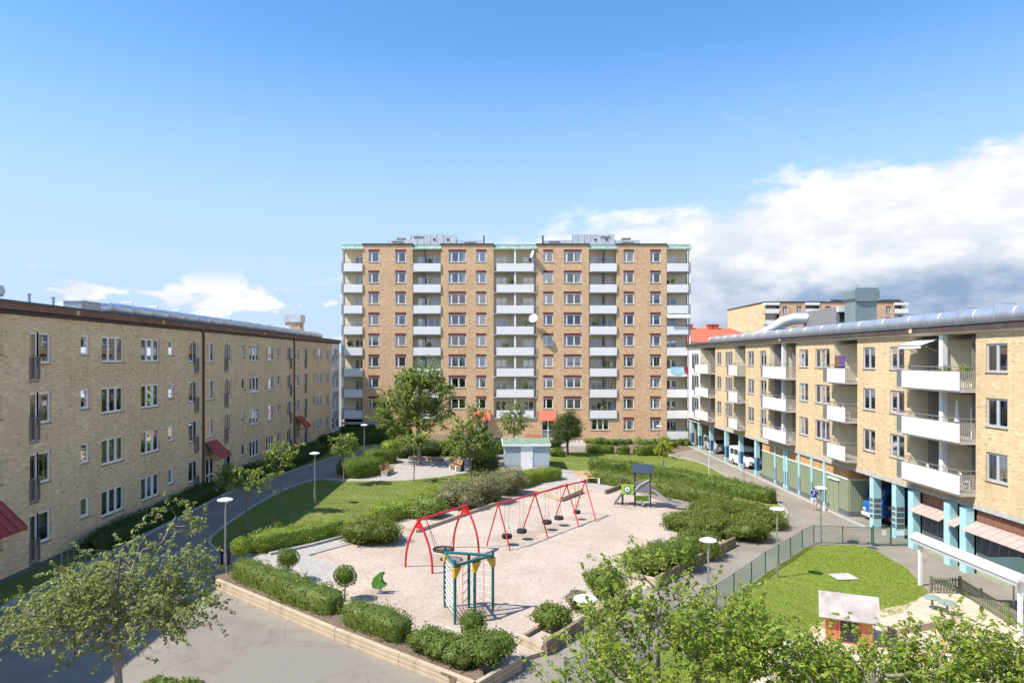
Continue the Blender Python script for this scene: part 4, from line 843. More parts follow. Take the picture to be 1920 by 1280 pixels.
def tree(label, base, h, blobs, nclump, per, leaf, lm, trunk_r, bark=None, name='tree', group=None, clump=(.45, .28), gap=.25, zfork=.35, seed=1, shoot=False, lean=(0, 0), cat='tree', up=.35, su=(.25, 1.1), sl=(.35, .95), ns=3):
    """tapered trunk, limbs grown to every leaf clump, and separate leaves in each clump.
    blobs: crown ellipsoids (x, y, z, rx, ry, rz) above the base"""
    rs = np.random.default_rng(seed); B = np.array(blobs, float); vol = B[:, 3]*B[:, 4]*B[:, 5]; C_ = []
    while len(C_) < nclump:
        b = B[rs.choice(len(B), p=vol/vol.sum())]; d = rs.normal(0, 1, 3); d /= np.linalg.norm(d); p = b[:3]+d*b[3:]*rs.uniform(.25, 1)**.55
        if wob(p[None]*1.1, 1.0, seed+5)[0] < -.75+gap*1.0-.25: continue
        C_.append(p)
    C_ = np.array(C_); axis = np.array([lean[0], lean[1], 0]); ztop = max(p[2] for p in C_)*.86
    nodes = [np.array([0, 0, -.15])]; par = [-1]; nt = 9
    for i in range(1, nt+1):
        z = ztop*i/nt; nodes.append(np.array([lean[0]*(z/h)**1.5+.03*rs.normal()*h/5, lean[1]*(z/h)**1.5+.03*rs.normal()*h/5, z])); par.append(len(nodes)-2)
    order = np.argsort(np.linalg.norm(C_[:, :2], axis=1)+.3*np.abs(C_[:, 2]-h*.5)); ends = {}
    for ci in order:
        c = C_[ci]; nd = np.array(nodes); d = np.linalg.norm(nd-c, axis=1); pen = d+np.where(nd[:, 2] > c[2]-.10*d, 1.2*(nd[:, 2]-c[2]+.2*d), 0)+np.where(nd[:, 2] < h*zfork*.9, 50, 0)
        j = int(np.argmin(pen)); a = nodes[j]; L = d[j]; k = max(2, int(L/.45)); mid = (a+c)/2+np.array([0, 0, -.10*L])+rs.normal(0, .07*L, 3); prev = j
        for t in np.linspace(0, 1, k+1)[1:]: nodes.append((1-t)**2*a+2*t*(1-t)*mid+t*t*c); par.append(prev); prev = len(nodes)-1
        ends[ci] = prev
    cnt = np.zeros(len(nodes)); 
    for e in ends.values():
        while e != -1: cnt[e] += 1; e = par[e]
    cnt[:nt+1] = np.maximum(cnt[:nt+1], 1); rad = trunk_r*(np.maximum(cnt, .5)/nclump)**.45; rad[0] = trunk_r*1.25; rad = np.maximum(rad, .008)
    vs = []; fs = []; o = 0; n = 6; ang = np.arange(n)*2*math.pi/n
    for i in range(1, len(nodes)):
        a, b = nodes[par[i]], nodes[i]; t = b-a; l = np.linalg.norm(t)
        if l < 1e-5: continue
        t = t/l; x = np.cross(t, [0.3, .9, .1]); x /= np.linalg.norm(x); y = np.cross(t, x); ra = min(rad[par[i]], rad[i]*1.7) if par[i] > nt or i > nt else rad[par[i]]
        ring = np.cos(ang)[:, None]*x+np.sin(ang)[:, None]*y; vs += [a+ring*ra-t*ra*.2, b+ring*rad[i]]
        j = np.arange(n); fs.append(np.stack([o+j, o+(j+1) % n, o+n+(j+1) % n, o+n+j], -1)); o += 2*n
    root = thing(name, label, cat, base, 0, group)
    tm = npmesh('trunk', np.concatenate(vs), np.concatenate(fs), bark or M_bark); tm.polygons.foreach_set('use_smooth', [True]*len(tm.polygons)); put('trunk', tm, root)
    P_ = []; N_ = []
    if shoot:
        sv_ = []; sf_ = []; o = 0
        for c in C_:
            out = np.array([c[0], c[1], 0]); out /= np.linalg.norm(out)+1e-6
            for _ in range(ns):
                d = out*rs.uniform(.0, .9)+np.array([0, 0, rs.uniform(*su)])+rs.normal(0, .35, 3); d /= np.linalg.norm(d); L = rs.uniform(*sl); st = c+rs.normal(0, clump[0]*.45, 3)
                t = rs.uniform(.0, 1, per); q = st+d*(t*L)[:, None]+np.array([0, 0, -.12])*(t**2*L)[:, None]; s_ = rs.normal(0, 1, (per, 3)); s_ -= d*(s_@d)[:, None]; s_ /= np.linalg.norm(s_, axis=1)[:, None]
                P_.append(q+s_*leaf*.5*(1.1-t*.5)[:, None]); N_.append(s_*.3+np.array([0, 0, .9])+rs.normal(0, .35, (per, 3)))
                x = np.cross(d, [.2, .3, .9]); x /= np.linalg.norm(x)+1e-9; y = np.cross(d, x); a3 = np.arange(3)*2.0944; ring = (np.cos(a3)[:, None]*x+np.sin(a3)[:, None]*y)*.005
                sv_ += [st+ring, st+d*L*.95+ring*.4+np.array([0, 0, -.1*L])]; j = np.arange(3); sf_.append(np.stack([o+j, o+(j+1) % 3, o+3+(j+1) % 3, o+3+j], -1)); o += 6
        put('twigs', npmesh('twigs', np.concatenate(sv_), np.concatenate(sf_), bark or M_bark), root)['kind'] = 'stuff'
    else:
        for c in C_:
            m_ = int(per*rs.uniform(.6, 1.4)); q = rs.normal(0, 1, (m_, 3))*np.array([clump[0], clump[0], clump[1]])*rs.uniform(.7, 1.3); P_.append(c+q); N_.append(q*.5/clump[0]+np.array([0, 0, up*2])+rs.normal(0, .5, (m_, 3)))
    Pn = np.concatenate(P_); Nn = np.concatenate(N_); Nn /= np.linalg.norm(Nn, axis=1)[:, None]+1e-9; k = Pn[:, 2] > .3
    v, f = leaves(Pn[k], Nn[k], leaf, .35, .7); put('crown', npmesh('crown', v, f, lm), root); return root

# --- clipped hedges and bank planting by the left wing
hedge('low dark clipped hedge along the left wing from its near end to the middle door', [G(-19.75, 33.2), G(-19.75, 40), G(-19.8, 48.3)], 1.3, .85, L_dark, .07, 260)
hedge('wide dark clipped hedge along the left wing between the two red canopies', [G(-19.4, 51.2), G(-19.0, 56), G(-18.4, 63), G(-18.0, 69.6)], 2.2, .95, L_dark, .08, 230)
hedge('deep dark hedge bank at the far end of the left wing', [G(-18.2, 73.2), G(-16.6, 76), G(-15.0, 78.5), G(-12.5, 80.5)], 3.0, 1.15, L_dark, .08, 230)
hedge('dark clipped hedge under the tower garage opening', [G(-19, 84), G(-14.2, 84.5), G(-10.5, 85.2)], 1.6, 1.1, L_dark, .09, 200)
# --- hedge row in the near timber planter
strip('planter_soil', [P(430,1088), P(528,1128), P(640,1174), P(757,1224), P(880,1275), P(905,1275)], 1.5, .38, M_soil)
Ha = [(447,1091),(528,1127),(632,1168)]
hedge('clipped hedge in the timber planter, longest unbroken stretch nearest the lamp', [P(*p) for p in Ha], 1.25, .78, L_box, .055, 420, up=.36)
hedge('shorter clipped hedge in the timber planter between the long one and the loose bushes', [P(655,1177), P(700,1196), P(762,1221)], 1.2, .75, L_box, .055, 420, up=.36, rough=.1)
for i, (px, py, rx, h, lb) in enumerate(((795,1233,.66,.78,'leftmost'),(830,1247,.64,.75,'second'),(866,1260,.68,.8,'third'),(910,1252,.98,.95,'largest, rightmost'))):
    shrub(f'{lb} loose green bush at the right end of the timber planter hedge', P(px, py, .2)+Vector((0, .35, .33)), mound(rx, rx, h, 5), L_box, .06, 380, 'planter_bush', 'bush', 'bushes at the end of the timber planter')
# --- standard topiary balls
for px, py, lb in ((452,1066,'round topiary ball beside the left lamp post'),(540,1090,'topiary ball on a thin stem over the paved path'),(646,1126,'topiary ball on a thin stem nearest the green spring rider'),(886,1222,'topiary ball in front of the climbing frame')):
    b = P(px, py); t = thing('topiary', lb, 'topiary', b, 0, 'ball topiaries along the timber planter'); MB().tube([(0,0,0), (.02,0,.5), (0,.01,1.0)], [.035,.028,.02], 8).build('stem', M_bark, t)
    put('ball', lumps_mesh('ball', [(0,0,1.05,.48,.48,.42)], L_hedge if px != 452 else L_bright, .065, 620, px, .05, .05), t)
# --- lawn edge planting
hedge('light green low hedge along the near edge of the left lawn', [P(462,1035), P(520,1024), P(580,1012), P(640,998)], 1.15, .85, L_bright, .065, 330, rough=.13)
shrub('big spreading green bush at the corner of the sand', P(690,1022)+Vector((0,.8,0)), mound(1.5,1.3,1.35,7), L_jun, .075, 300)
hedge('light green hedge behind the big bush towards the spirea', [P(700,985)+Vector((0,.9,0)), P(770,966)+Vector((0,.6,0)), P(838,938)+Vector((0,.6,0))], 1.5, 1.0, L_bright, .07, 280, rough=.15)
shrub('pale green rounded bush left of the brown spirea', P(795,972)+Vector((0,.6,0)), mound(1.35,1.0,1.35,6), L_maple, .08, 260)
for i, (px, py, rx, h, m, lb) in enumerate(((858,955,1.45,1.75,L_brown,'brownish spirea bush nearest the basket swing'),(905,943,1.6,2.0,L_brown,'tall brownish spirea bush with whitish sprays, second from left'),(950,928,1.5,1.85,L_brown,'brownish spirea bush, rightmost of the three'))):
    shrub(lb, P(px, py)+Vector((0,.7,0)), mound(rx, rx*.9, h, 7), m, .075, 260, 'spirea_bush', 'bush', 'spirea bushes beside the sand')
fl = []
for px, py in ((915,905),(935,900),(905,915)):
    b = P(px, py+30)
hedge('bright green clipped hedge in front of the utility hut', [P(958,915), P(1000,903), P(1046,896)], 1.5, .95, L_bright, .07, 300, rough=.07)
# --- round the seating plaza
hedge('rounded clipped hedge on the left of the seating plaza, nearer one', [P(640,893), P(672,890), P(702,884)], 2.9, 1.25, L_hedge, .075, 270)
hedge('clipped hedge left of the plaza, curving behind the nearer one', [P(686,868), P(715,866), P(742,866)], 2.0, 1.2, L_hedge, .075, 270)
hedge('clipped hedge behind the left plaza hedges along the path', [P(722,851), P(750,848), P(772,846)], 1.8, 1.15, L_bright, .08, 240)
hedge('dark clipped hedge block right of the seating plaza under the tree', [P(884,890), P(905,889), P(926,886)], 1.6, 1.25, L_dark, .08, 250)
for px, py, rx, h, m, lb in ((705,826,1.0,1.0,L_bright,'small pale clipped bush at the far path corner'),(760,858,.9,1.3,L_dtree,'dark bush behind the plaza edging, left of the tall tree'),(800,853,1.6,1.6,L_dark,'dark evergreen bush behind the plaza under the tall tree'),(838,852,1.5,1.5,L_hedge,'green bush behind the plaza between the two trees'),(905,858,1.7,1.7,L_hedge,'tall green bush left of the utility hut'),(935,848,1.5,1.3,L_dark,'dark bush at the back corner of the utility hut'),(1045,855,.8,.9,L_hedge,'small green bush at the right side of the utility hut'),(1040,838,.9,1.0,L_dark,'dark little bush behind the utility hut on the right')):
    shrub(lb, P(px, py), mound(rx, rx*.85, h, 6), m, .09, 200)
# --- right side hedges and shrub masses
hedge('long dark clipped hedge behind the slide, dividing sand and far lawn', [P(1106,880), P(1180,888), P(1270,905), P(1370,926), P(1450,944)], 1.4, 1.1, L_hedge, .08, 250, rough=.1)
hedge('lighter loose hedge just behind the slide tower', [P(1105,901), P(1170,912), P(1240,925), P(1310,940), P(1370,952)], 1.6, 1.05, L_jun, .08, 250, rough=.16)
for px, py, rx, h, lb in ((1300,998,1.6,1.5,'big spreading bush right of the slide end, nearest the sand'),(1350,1005,1.6,1.5,'big spreading bush second from the sand in the right mass'),(1395,1012,1.6,1.5,'big spreading bush at the front of the right mass by the lamp'),(1345,972,1.7,1.4,'spreading bush at the back left of the right mass'),(1400,978,1.7,1.5,'spreading bush at the back middle of the right mass'),(1440,990,1.4,1.35,'spreading bush at the path corner of the right mass')):
    shrub(lb, P(px, py)+Vector((0,.5,0)), mound(rx*.95, rx*.9, h*.85, 7), L_jun, .085, 250, 'spreading_bush', 'bush', 'bushes massed right of the sand')
for px, py, rx, h, m, lb in ((1215,1082,1.15,1.15,L_jun,'low bush at the left end of the right timber planter'),(1262,1068,1.2,1.3,L_hedge,'bush in the right timber planter behind the branch tips'),(1310,1045,1.2,1.2,L_jun,'bush at the far end of the right timber planter'),(1135,1122,.82,1.15,L_box,'upright round bush in the near planter by the round lamp'),(1082,1148,.45,.7,L_brown,'thin twiggy bush next to the round lamp head'),(1036,1183,.75,.75,L_box,'low straggly bush at the near end of the small planter')):
    shrub(lb, P(px, py)+Vector((0,.2,.15)), mound(rx, rx*.9, h, 6), m, .07, 300)
# --- beds along the foot of the tower
hedge('low clipped hedge on the far lawn edge, right of the dark round tree', [P(1100,848), P(1126,849), P(1150,850)], 1.0, .95, L_hedge, .09, 220); hedge('low brownish clipped hedge in the middle of the tower bed', [P(1158,851), P(1180,852)], 1.0, .95, L_box, .09, 220); hedge('low clipped hedge left of the small yellow-green tree', [P(1190,853), P(1215,853), P(1240,852)], 1.2, 1.05, L_jun, .09, 220)
for i in range(13):
    px = 1104+i*15.5+random.uniform(-3, 3); py = 832+random.uniform(-2, 4)+(4 if px > 1255 else 0)
    shrub(f'small leafy plant in the bed at the foot of the tower, {ORD[i]} from the left', P(px, py), mound(random.uniform(.45, .8), .5, random.uniform(.6, .95), 4, .7), random.choice((L_bright, L_hedge, L_jun)), .10, 150, 'bed_plant', 'plant', 'small plants at the foot of the tower')
# --- trees
T1B = [(-.3,0,2.4,2.8,2.2,.7),(-.6,0,3.2,2.1,1.9,.6),(.5,.2,3.7,1.8,1.6,.8),(.9,.2,5.0,1.1,1.0,.9),(1.6,0,2.8,1.4,1.4,.8),(-2.4,0,2.0,1.3,1.2,.5),(1.6,.4,4.7,.8,.7,.5)]
tree('spreading grey-green tree with flat layered twigs in the left foreground', G(-8.3, 15.0), 7.0, [(q[0]*.75, q[1]*.75, 2.6+q[2]*.75, q[3]*.75, q[4]*.75, q[5]*.75) for q in T1B], 215, 20, .085, L_grey, .085, M_bark, seed=3, clump=(.3,.08), gap=.62, zfork=.5, shoot=True, su=(-.25, .3), sl=(.26, .56), ns=4)
tree('tall light green tree in front of the tower, left of centre', P(785,872), 9.7, [(0,0,6.5,2.9,2.4,2.2),(.4,0,8.2,1.9,1.7,1.4),(-1.6,0,4.6,2.5,2.0,1.5),(1.2,0,4.4,2.6,2.0,1.4),(-2.8,0,5.6,1.4,1.2,.9)], 210, 22, .21, L_ash, .2, seed=8, clump=(.7,.30), gap=.42, zfork=.2, shoot=True, su=(-.4, .7), sl=(.5, 1.1), ns=4)
tree('slim irregular tree right of the plaza with a bare top shoot', P(882,893), 6.2, [(0,0,2.7,2.0,1.6,1.3),(-.3,0,4.0,1.5,1.3,1.0),(.4,0,5.4,.7,.6,.8),(1.2,0,3.3,1.0,.9,.6)], 120, 20, .17, L_ash, .11, seed=12, clump=(.6,.25), gap=.4, zfork=.25, shoot=True, su=(-.3, .8), ns=4)
tree('thin pale-stemmed tree behind the utility hut', P(963,842), 5.6, [(0,0,3.0,1.6,1.3,1.4),(.1,0,4.5,.7,.6,.9)], 60, 18, .18, L_ash, .09, mat('pale_bark', (.45, .42, .37), .8), seed=15, clump=(.5,.26), gap=.4, zfork=.2, shoot=True, su=(-.3, .8), ns=4)
tree('dense dark round-headed tree right of the utility hut', P(1064,853), 4.9, [(0,0,3.0,1.55,1.4,1.35),(.3,0,4.1,.9,.8,.7),(-.5,0,2.2,1.1,1.0,.7)], 95, 150, .15, L_dtree, .13, M_barkd, seed=17, clump=(.34,.28), gap=.1, zfork=.3)
for px, py, h, bl, m, sd, lb in ((463,1000,4.0,[(-.7,0,3.2,.8,.7,.5),(.2,0,2.7,.9,.8,.45),(1.0,0,3.2,.8,.6,.4),(-1.2,0,3.7,.4,.4,.3)],L_maple,21,'young V-shaped tree nearest the left path corner'),
        (527,962,4.3,[(-.2,0,3.3,.65,.6,.65),(.4,0,3.7,.4,.4,.55),(-.6,0,3.9,.35,.3,.35)],L_maple,22,'young narrow tree between the path and the middle lamp'),
        (644,908,4.4,[(0,0,3.0,1.1,.9,.75),(.1,0,3.9,.5,.5,.4)],L_maple,23,'young tree on the lawn edge before the clipped plaza hedge'),
        (776,903,4.3,[(0,0,3.3,1.3,1.0,.6),(.2,0,2.5,.6,.5,.4)],L_ash,24,'thin-stemmed young tree on the lawn in front of the plaza'),
        (1244,886,2.9,[(0,0,2.0,.95,.8,.6),(.0,0,2.5,.5,.5,.4)],L_lime,25,'small yellow-green tree on the far lawn behind the hedge')):
    tree(lb, P(px, py), h, bl, 30 if px != 1244 else 30, 16, .18, m, .05, seed=sd, clump=(.35,.15), gap=.35, zfork=.4, shoot=True, su=(-.1, .9), sl=(.3, .7), ns=3, name='young_tree', group='young trees on the lawns')
CH = dict(shoot=True, clump=(.5, .3), gap=.42, zfork=.25, name='cherry_tree', group='cherry trees in the foreground', sl=(.45, 1.25), su=(.2, 1.3))
tree('leafy cherry tree in the foreground, leftmost of those at lower right', G(3.9, 16.6), 5.4, [(0,0,3.0,2.2,1.9,1.0),(.1,.3,4.0,1.3,1.1,.7),(2.0,.3,3.4,1.2,1.1,.9),(-1.6,.2,2.9,1.2,1.1,.5),(-.2,.5,4.8,.9,.5,.6),(-1.0,.5,4.6,.5,.4,.7),(1.0,.4,4.6,.5,.4,.5)], 170, 22, .125, L_cherry, .12, seed=31, **CH)
tree('leafy cherry tree in the foreground in front of the playhouse', G(9.0, 16.2), 4.9, [(0,0,2.6,2.2,1.9,1.0),(1.2,.2,3.7,.9,.8,.8),(-1.6,0,3.2,1.5,1.2,.8),(1.5,0,4.3,.5,.5,.5)], 175, 22, .125, L_cherry, .12, seed=33, **CH)
tree('leafy cherry tree at the right bottom corner by the picket fence', G(12.6, 16.6), 4.6, [(0,0,2.5,1.7,1.5,1.0),(-.3,.2,3.5,1.0,.8,.8),(.9,0,3.6,.8,.7,.7)], 140, 22, .125, L_cherry, .12, seed=36, **CH)
for px, py, lb in ((300,1300,'low green shrub top at the bottom edge, left one'),(350,1300,'low green shrub top at the bottom edge, right one')): shrub(lb, P(px, py), mound(.5,.4,.45,4), L_box, .07, 300)

# --- short grass blades on the lawns, far too many to count
def turf(name, label, sheet_name, n, h, m, seed):
    me = bpy.data.objects[sheet_name].data; me.calc_loop_triangles(); r_ = np.random.default_rng(seed)
    vv = np.array([v.co for v in me.vertices]); tt = np.array([t.vertices for t in me.loop_triangles]); T = vv[tt]; ar = np.linalg.norm(np.cross(T[:, 1]-T[:, 0], T[:, 2]-T[:, 0]), axis=1)
    i = r_.choice(len(tt), n, p=ar/ar.sum()); a, b = r_.random((2, n, 1)); fl = (a+b) > 1; a = np.where(fl, 1-a, a); b = np.where(fl, 1-b, b); p = T[i, 0]+(T[i, 1]-T[i, 0])*a+(T[i, 2]-T[i, 0])*b
    k = wob(p*.9, 1.0, seed)+.8*wob(p*3, 1.0, seed+1)+r_.normal(0, .5, n) > -.5; p = p[k]; n = len(p)
    q = r_.uniform(0, 6.283, n); d = np.stack([np.cos(q), np.sin(q), q*0], 1)*.016*r_.uniform(.6, 1.5, (n, 1)); hh = np.stack([r_.normal(0, .02, n), r_.normal(0, .02, n), h*r_.uniform(.5, 1.3, n)], 1)
    v = np.stack([p-d, p+d, p+d*.3+hh, p-d*.3+hh], 1).reshape(-1, 3); o = put(name, npmesh(name, v, np.arange(4*n).reshape(-1, 4), m)); o['kind'] = 'stuff'; o['label'] = label; o['category'] = 'grass'; return o
L_turf = leafmat('turf_blades', (.14, .195, .028), (.24, .265, .06), (.27, .24, .085), .3); L_turf2 = leafmat('yard_turf_blades', (.14, .21, .022), (.24, .28, .05), (.25, .24, .06), .3)
turf('lawn_grass', 'short mown grass on the left lawn', 'lawn', 90000, .028, L_turf, 5); turf('lawn_grass', 'short mown grass on the far lawn before the tower', 'far_lawn', 90000, .035, L_turf, 6); turf('lawn_grass', 'bright short grass on the fenced nursery lawn', 'yard_lawn', 110000, .028, L_turf2, 7)
# ------------------------------------------------------------------ timber edging, fences
M_timber = mat('weathered_timber', (.47, .37, .255), .85, build=lambda g, tc, c, b: g.mix(g.ss(g.noise(tc, 2.2, 7, .7), .4, .75), c, (.33, .26, .19, 1)))
M_timberd = mat('dark_timber', (.24, .175, .115), .85, var=.3, vscale=2.5)
def timber(name, label, pts, n, hh=.17, th=.16, m=None, base=0.0, cat='edging', seg=3.2):
    t = thing(name, label, cat, pts[0]); o = pts[0]
    for a, b in zip(pts, pts[1:]):
        L = (b-a).length; k = max(1, round(L/seg)); d = (b-a).normalized(); rz = math.atan2(d.y, d.x)
        for lv in range(n):
            for i in range(k):
                p = a.lerp(b, i/k)-o; q = a.lerp(b, (i+1)/k)-o; l = (q-p).length
                ob = MB().box(.006, l-.006, -th/2+lv*.012, th/2+lv*.012, 0, hh-.012).build('beam', m or M_timber, t, p+Vector((0,0,base+lv*hh)), 0, bevel=.018)
                ob.rotation_euler = (0, -math.asin((q-p).z/l), rz)
    return t
timber('timber_planter', 'pale stacked timber edging along the near side of the playground', [P(406,1103), P(630,1199), P(889,1303)], 3, .145)
timber('timber_planter', 'timber edging at the right end of the near hedge, turning inward', [P(895,1303), P(976,1254)], 3, .145, m=M_timber)
timber('timber_sill', 'low timber sill across the opening between the two planters', [P(980,1238), P(1022,1225)], 1)
timber('timber_planter', 'long stacked timber planter wall beside the right path', [P(1022,1228), P(1100,1177), P(1182,1128)], 3, m=M_timberd)
timber('timber_planter', 'short end wall of the small planter facing the camera', [P(972,1204), P(1018,1226)], 2)
timber('timber_planter', 'back edge beam of the small right planter', [P(972,1202), P(1100,1128), P(1165,1090)], 1, m=M_timberd)
timber('timber_planter', 'far stacked timber planter wall below the spreading bushes', [P(1232,1100), P(1300,1063), P(1378,1022)], 3, m=M_timberd)
timber('timber_log', 'pale log end beam of the far right planter on the sand', [P(1180,1084), P(1236,1098)], 2)
timber('timber_edging', 'timber edging between the sand and the spirea bushes', [P(755,992), P(782,998), P(860,970), P(955,938)], 1, .22)
timber('timber_edging', 'timber edge of the paved deck by the far bench', [P(1135,926), P(1168,914)], 2, m=M_timberd); timber('timber_edging', 'low timber edge between paved deck and sandbox', [P(1062,910), P(1135,926)], 1)
timber('path_edging', 'stone-like edging under the light green lawn hedge', [P(505,1040), P(580,1024), P(648,1006)], 1, .14, .2, M_kerb)
timber('plaza_edging', 'low curved timber seat wall behind the plaza', [P(766,863), P(800,863), P(832,866)], 2, .2, .25)
def mesh_panel(L, h, m, name='mesh_panel'):
    mb = MB()
    for i in range(int(L/.06)+1): mb.box(i*.06-.0025, i*.06+.0025, -.0025, .0025, .04, h)
    for i in range(int(h/.1)+1): mb.box(0, L, -.004, .004, .04+i*.1-.003, .04+i*.1+.003)
    return mb.mesh(name, m)
M_fgreen = mat('green_fence_paint', (.02, .12, .075), .5)
FT = thing('wire_fence', 'green wire mesh fence along the right path round the nursery lawn', 'fence', (0,0,0))
fpx = [(1060,1300),(1157,1257),(1217,1218),(1280,1178),(1343,1142),(1376,1118),(1409,1094),(1435,1073),(1460,1058),(1482,1043),(1504,1027),(1526,1017)]
fp = [P(*p) for p in fpx]+[P(1580,1019), P(1634,1021)]
for i, p in enumerate(fp): MB().tube([p-Vector((0,0,.1)), p+Vector((0,0,1.08))], .032, 8).build('post', M_fgreen, FT)
for a, b in zip(fp, fp[1:]):
    L = (b-a).length; rz = math.atan2(b.y-a.y, b.x-a.x); o = put('mesh_panel', mesh_panel(L, .98, M_fgreen), FT, a, rz); o.rotation_euler = (0, -math.asin((b-a).z/L), rz)
    MB().tube([a+Vector((0,0,1.04)), b+Vector((0,0,1.04))], .02, 6).build('top_rail', M_fgreen, FT)
GT = thing('wire_gate', 'green double gate with mesh leaves before the columns', 'gate', P(1637,1023)); ga = P(1637,1023); gb = P(1703,1023)
for k in range(2):
    a = ga.lerp(gb, k*.51); b = ga.lerp(gb, .49+k*.51); L = (b-a).length; rz = math.atan2(b.y-a.y, b.x-a.x)
    mb = MB()
    for x in (0, L): mb.tube([(x,0,.05),(x,0,1.12)], .03, 8)
    for z in (.08, 1.1): mb.tube([(0,0,z),(L,0,z)], .022, 6)
    fr_ = put('gate_leaf', mb.mesh('gate_leaf', M_fgreen), GT, a-ga, rz); put('mesh_panel', mesh_panel(L, 1.05, M_fgreen), fr_)
    MB().box(L*(.3 if k else .5), L*(.75 if k else .75), -.03, -.015, .62, .92).build('notice', M_white, fr_)
for q in (ga, gb): MB().tube([q-ga-Vector((0,0,.1)), q-ga+Vector((0,0,1.25))], .045, 8).build('gate_post', M_fgreen, GT)
# brown-green picket fence of the nursery
M_picket = mat('picket_green_brown', (.20, .20, .135), .75, var=.2, vscale=3)
PF = thing('picket_fence', 'low olive picket fence round the nursery sand', 'fence', P(1745,1112)); o0 = P(1745,1112); pk = MB().add([(-.035,-.012,.1),(.035,-.012,.1),(.035,.012,.1),(-.035,.012,.1),(-.035,-.012,.78),(.035,-.012,.78),(.035,.012,.78),(-.035,.012,.78)], [(0,3,2,1),(4,5,6,7),(0,1,5,4),(1,2,6,5),(2,3,7,6),(3,0,4,7)]).mesh('picket', M_picket)
for a, b in ((P(1745,1112), P(1800,1113)), (P(1800,1113), P(1990,1233))):
    L = (b-a).length; rz = math.atan2(b.y-a.y, b.x-a.x); n = int(L/.135)
    for i in range(n): put('picket', pk, PF, a.lerp(b, (i+.5)/n)-o0, rz)
    for z in (.25, .66): MB().tube([a-o0+Vector((0,0,z)), b-o0+Vector((0,0,z))], .035, 4).build('rail', M_picket, PF)
    k = max(1, round(L/1.9))
    for i in range(k+1): p = a.lerp(b, i/k)-o0; MB().box(-.045,.045,-.045,.045,-.1,.86).build('post', M_picket, PF, p, rz)
# ------------------------------------------------------------------ lamps and poles
def lamp(px, py, label, base=None, h=3.45):
    b = base or P(px, py); t = thing('street_lamp', label, 'lamp post', b, 0, 'disc-topped courtyard lamps')
    MB().tube([(0,0,-.1),(0,0,.95)], .065, 12).build('lower_pole', M_galv, t, smooth=True); MB().tube([(0,0,.95),(0,0,h-.22)], [.045,.038], 12).build('upper_pole', M_galv, t, smooth=True)
    MB().lathe([(.05,h-.26),(.10,h-.18),(.13,h-.08)], n=16).build('neck', M_galv, t, smooth=True)
    MB().lathe([(.12,h-.09),(.30,h-.07),(.345,h-.03),(.33,h+.0),(.18,h+.055),(.02,h+.07)], n=28).build('lamp_disc', mat('lamp_white', (.80, .82, .86), .35), t, smooth=True)
    MB().box(-.035,.035,-.075,-.063,.35,.65).build('hatch', M_galv, t); return t
lamp(0,0,'disc lamp at the left path corner by the planter', G(-12.3, 31.0)); lamp(590,945,'disc lamp standing on the left lawn at the shadow edge'); lamp(683,864,'disc lamp by the far left path behind the plaza hedge')
lamp(0,0,'nearest disc lamp, at the bottom centre beside the right path', G(2.63, 20.1)); lamp(1328,1172,'disc lamp among the cherry branches by the wire fence'); lamp(1457,1082,'disc lamp on the nursery lawn inside the wire fence'); lamp(1539,1022,'disc lamp in front of the green boarded store'); lamp(1236,856,'distant disc lamp in front of the tower at right')
for px, y0, y1, m, lb in ((1329,859,899,M_white,'thin white pole on the far lawn near the parked vans'),(1395,868,911,mat('rusty_pole', (.25, .12, .09), .7),'thin reddish pole beside the arcade path')):
    b = P(px, y1); t = thing('marker_pole', lb, 'pole', b); hh = (y1-y0)*b.y/1280; MB().tube([(0,0,-.1),(0,0,hh)], .03, 8).build('shaft', m, t); MB().lathe([(.03,hh-.01),(.045,hh+.02),(.02,hh+.05)], n=10).build('cap', m, t)
# ------------------------------------------------------------------ playground
M_sred = mat('red_steel', (.62, .02, .03), .38); M_rope = mat('steel_chain', (.28, .28, .29), .45, .7); M_rub = mat('tyre_rubber', (.018, .018, .02), .8, var=.3, vscale=9); M_teal = mat('teal_steel', (.012, .115, .115), .42); M_yel = mat('yellow_plate', (.62, .36, .03), .5); M_wrope = mat('white_rope', (.72, .70, .66), .8)
def aframe(t, f1, f2, h, o, curve=.0, r_=.045, nm='leg'):
    top = (f1+f2)/2; top.z = (f1.z+f2.z)/2+h
    for f in (f1, f2):
        pts = []
        for i in range(7):
            q = i/6; p = f.lerp(top, q); off = (f-top); off.z = 0; p = p+off*curve*math.sin(q*math.pi)*.5; pts.append(p-o)
        pts[0].z -= .15; MB().tube(pts, r_, 10).build(nm, M_sred, t, smooth=True)
    return top
o0 = P(760,1062); t = thing('basket_swing', 'red swing frame with curved legs and a black nest basket', 'swing', o0)
ta = aframe(t, P(760,1062), P(811,1075), 2.42, o0, .55, .055); tb = aframe(t, P(850,1026), P(898,1039), 2.42, o0, .55, .055)
dv = (tb-ta).normalized(); MB().tube([ta-o0-dv*.1, tb-o0+dv*.1], .062, 12).build('top_beam', M_sred, t, smooth=True)
for q, s_ in ((ta, 1), (tb, -1)):
    f = (P(811,1075)-P(760,1062)).normalized(); p = q-o0; MB().add([p-f*.2-Vector((0,0,.42))+dv*.02*s_, p+f*.2-Vector((0,0,.42))+dv*.02*s_, p+f*.05+Vector((0,0,.03))+dv*.02*s_, p-f*.05+Vector((0,0,.03))+dv*.02*s_, p-f*.2-Vector((0,0,.42))-dv*.03*s_, p+f*.2-Vector((0,0,.42))-dv*.03*s_, p+f*.05+Vector((0,0,.03))-dv*.03*s_, p-f*.05+Vector((0,0,.03))-dv*.03*s_], [(0,1,2,3),(7,6,5,4),(0,4,5,1),(1,5,6,2),(2,6,7,3),(3,7,4,0)]).build('gusset_plate', M_sred, t)
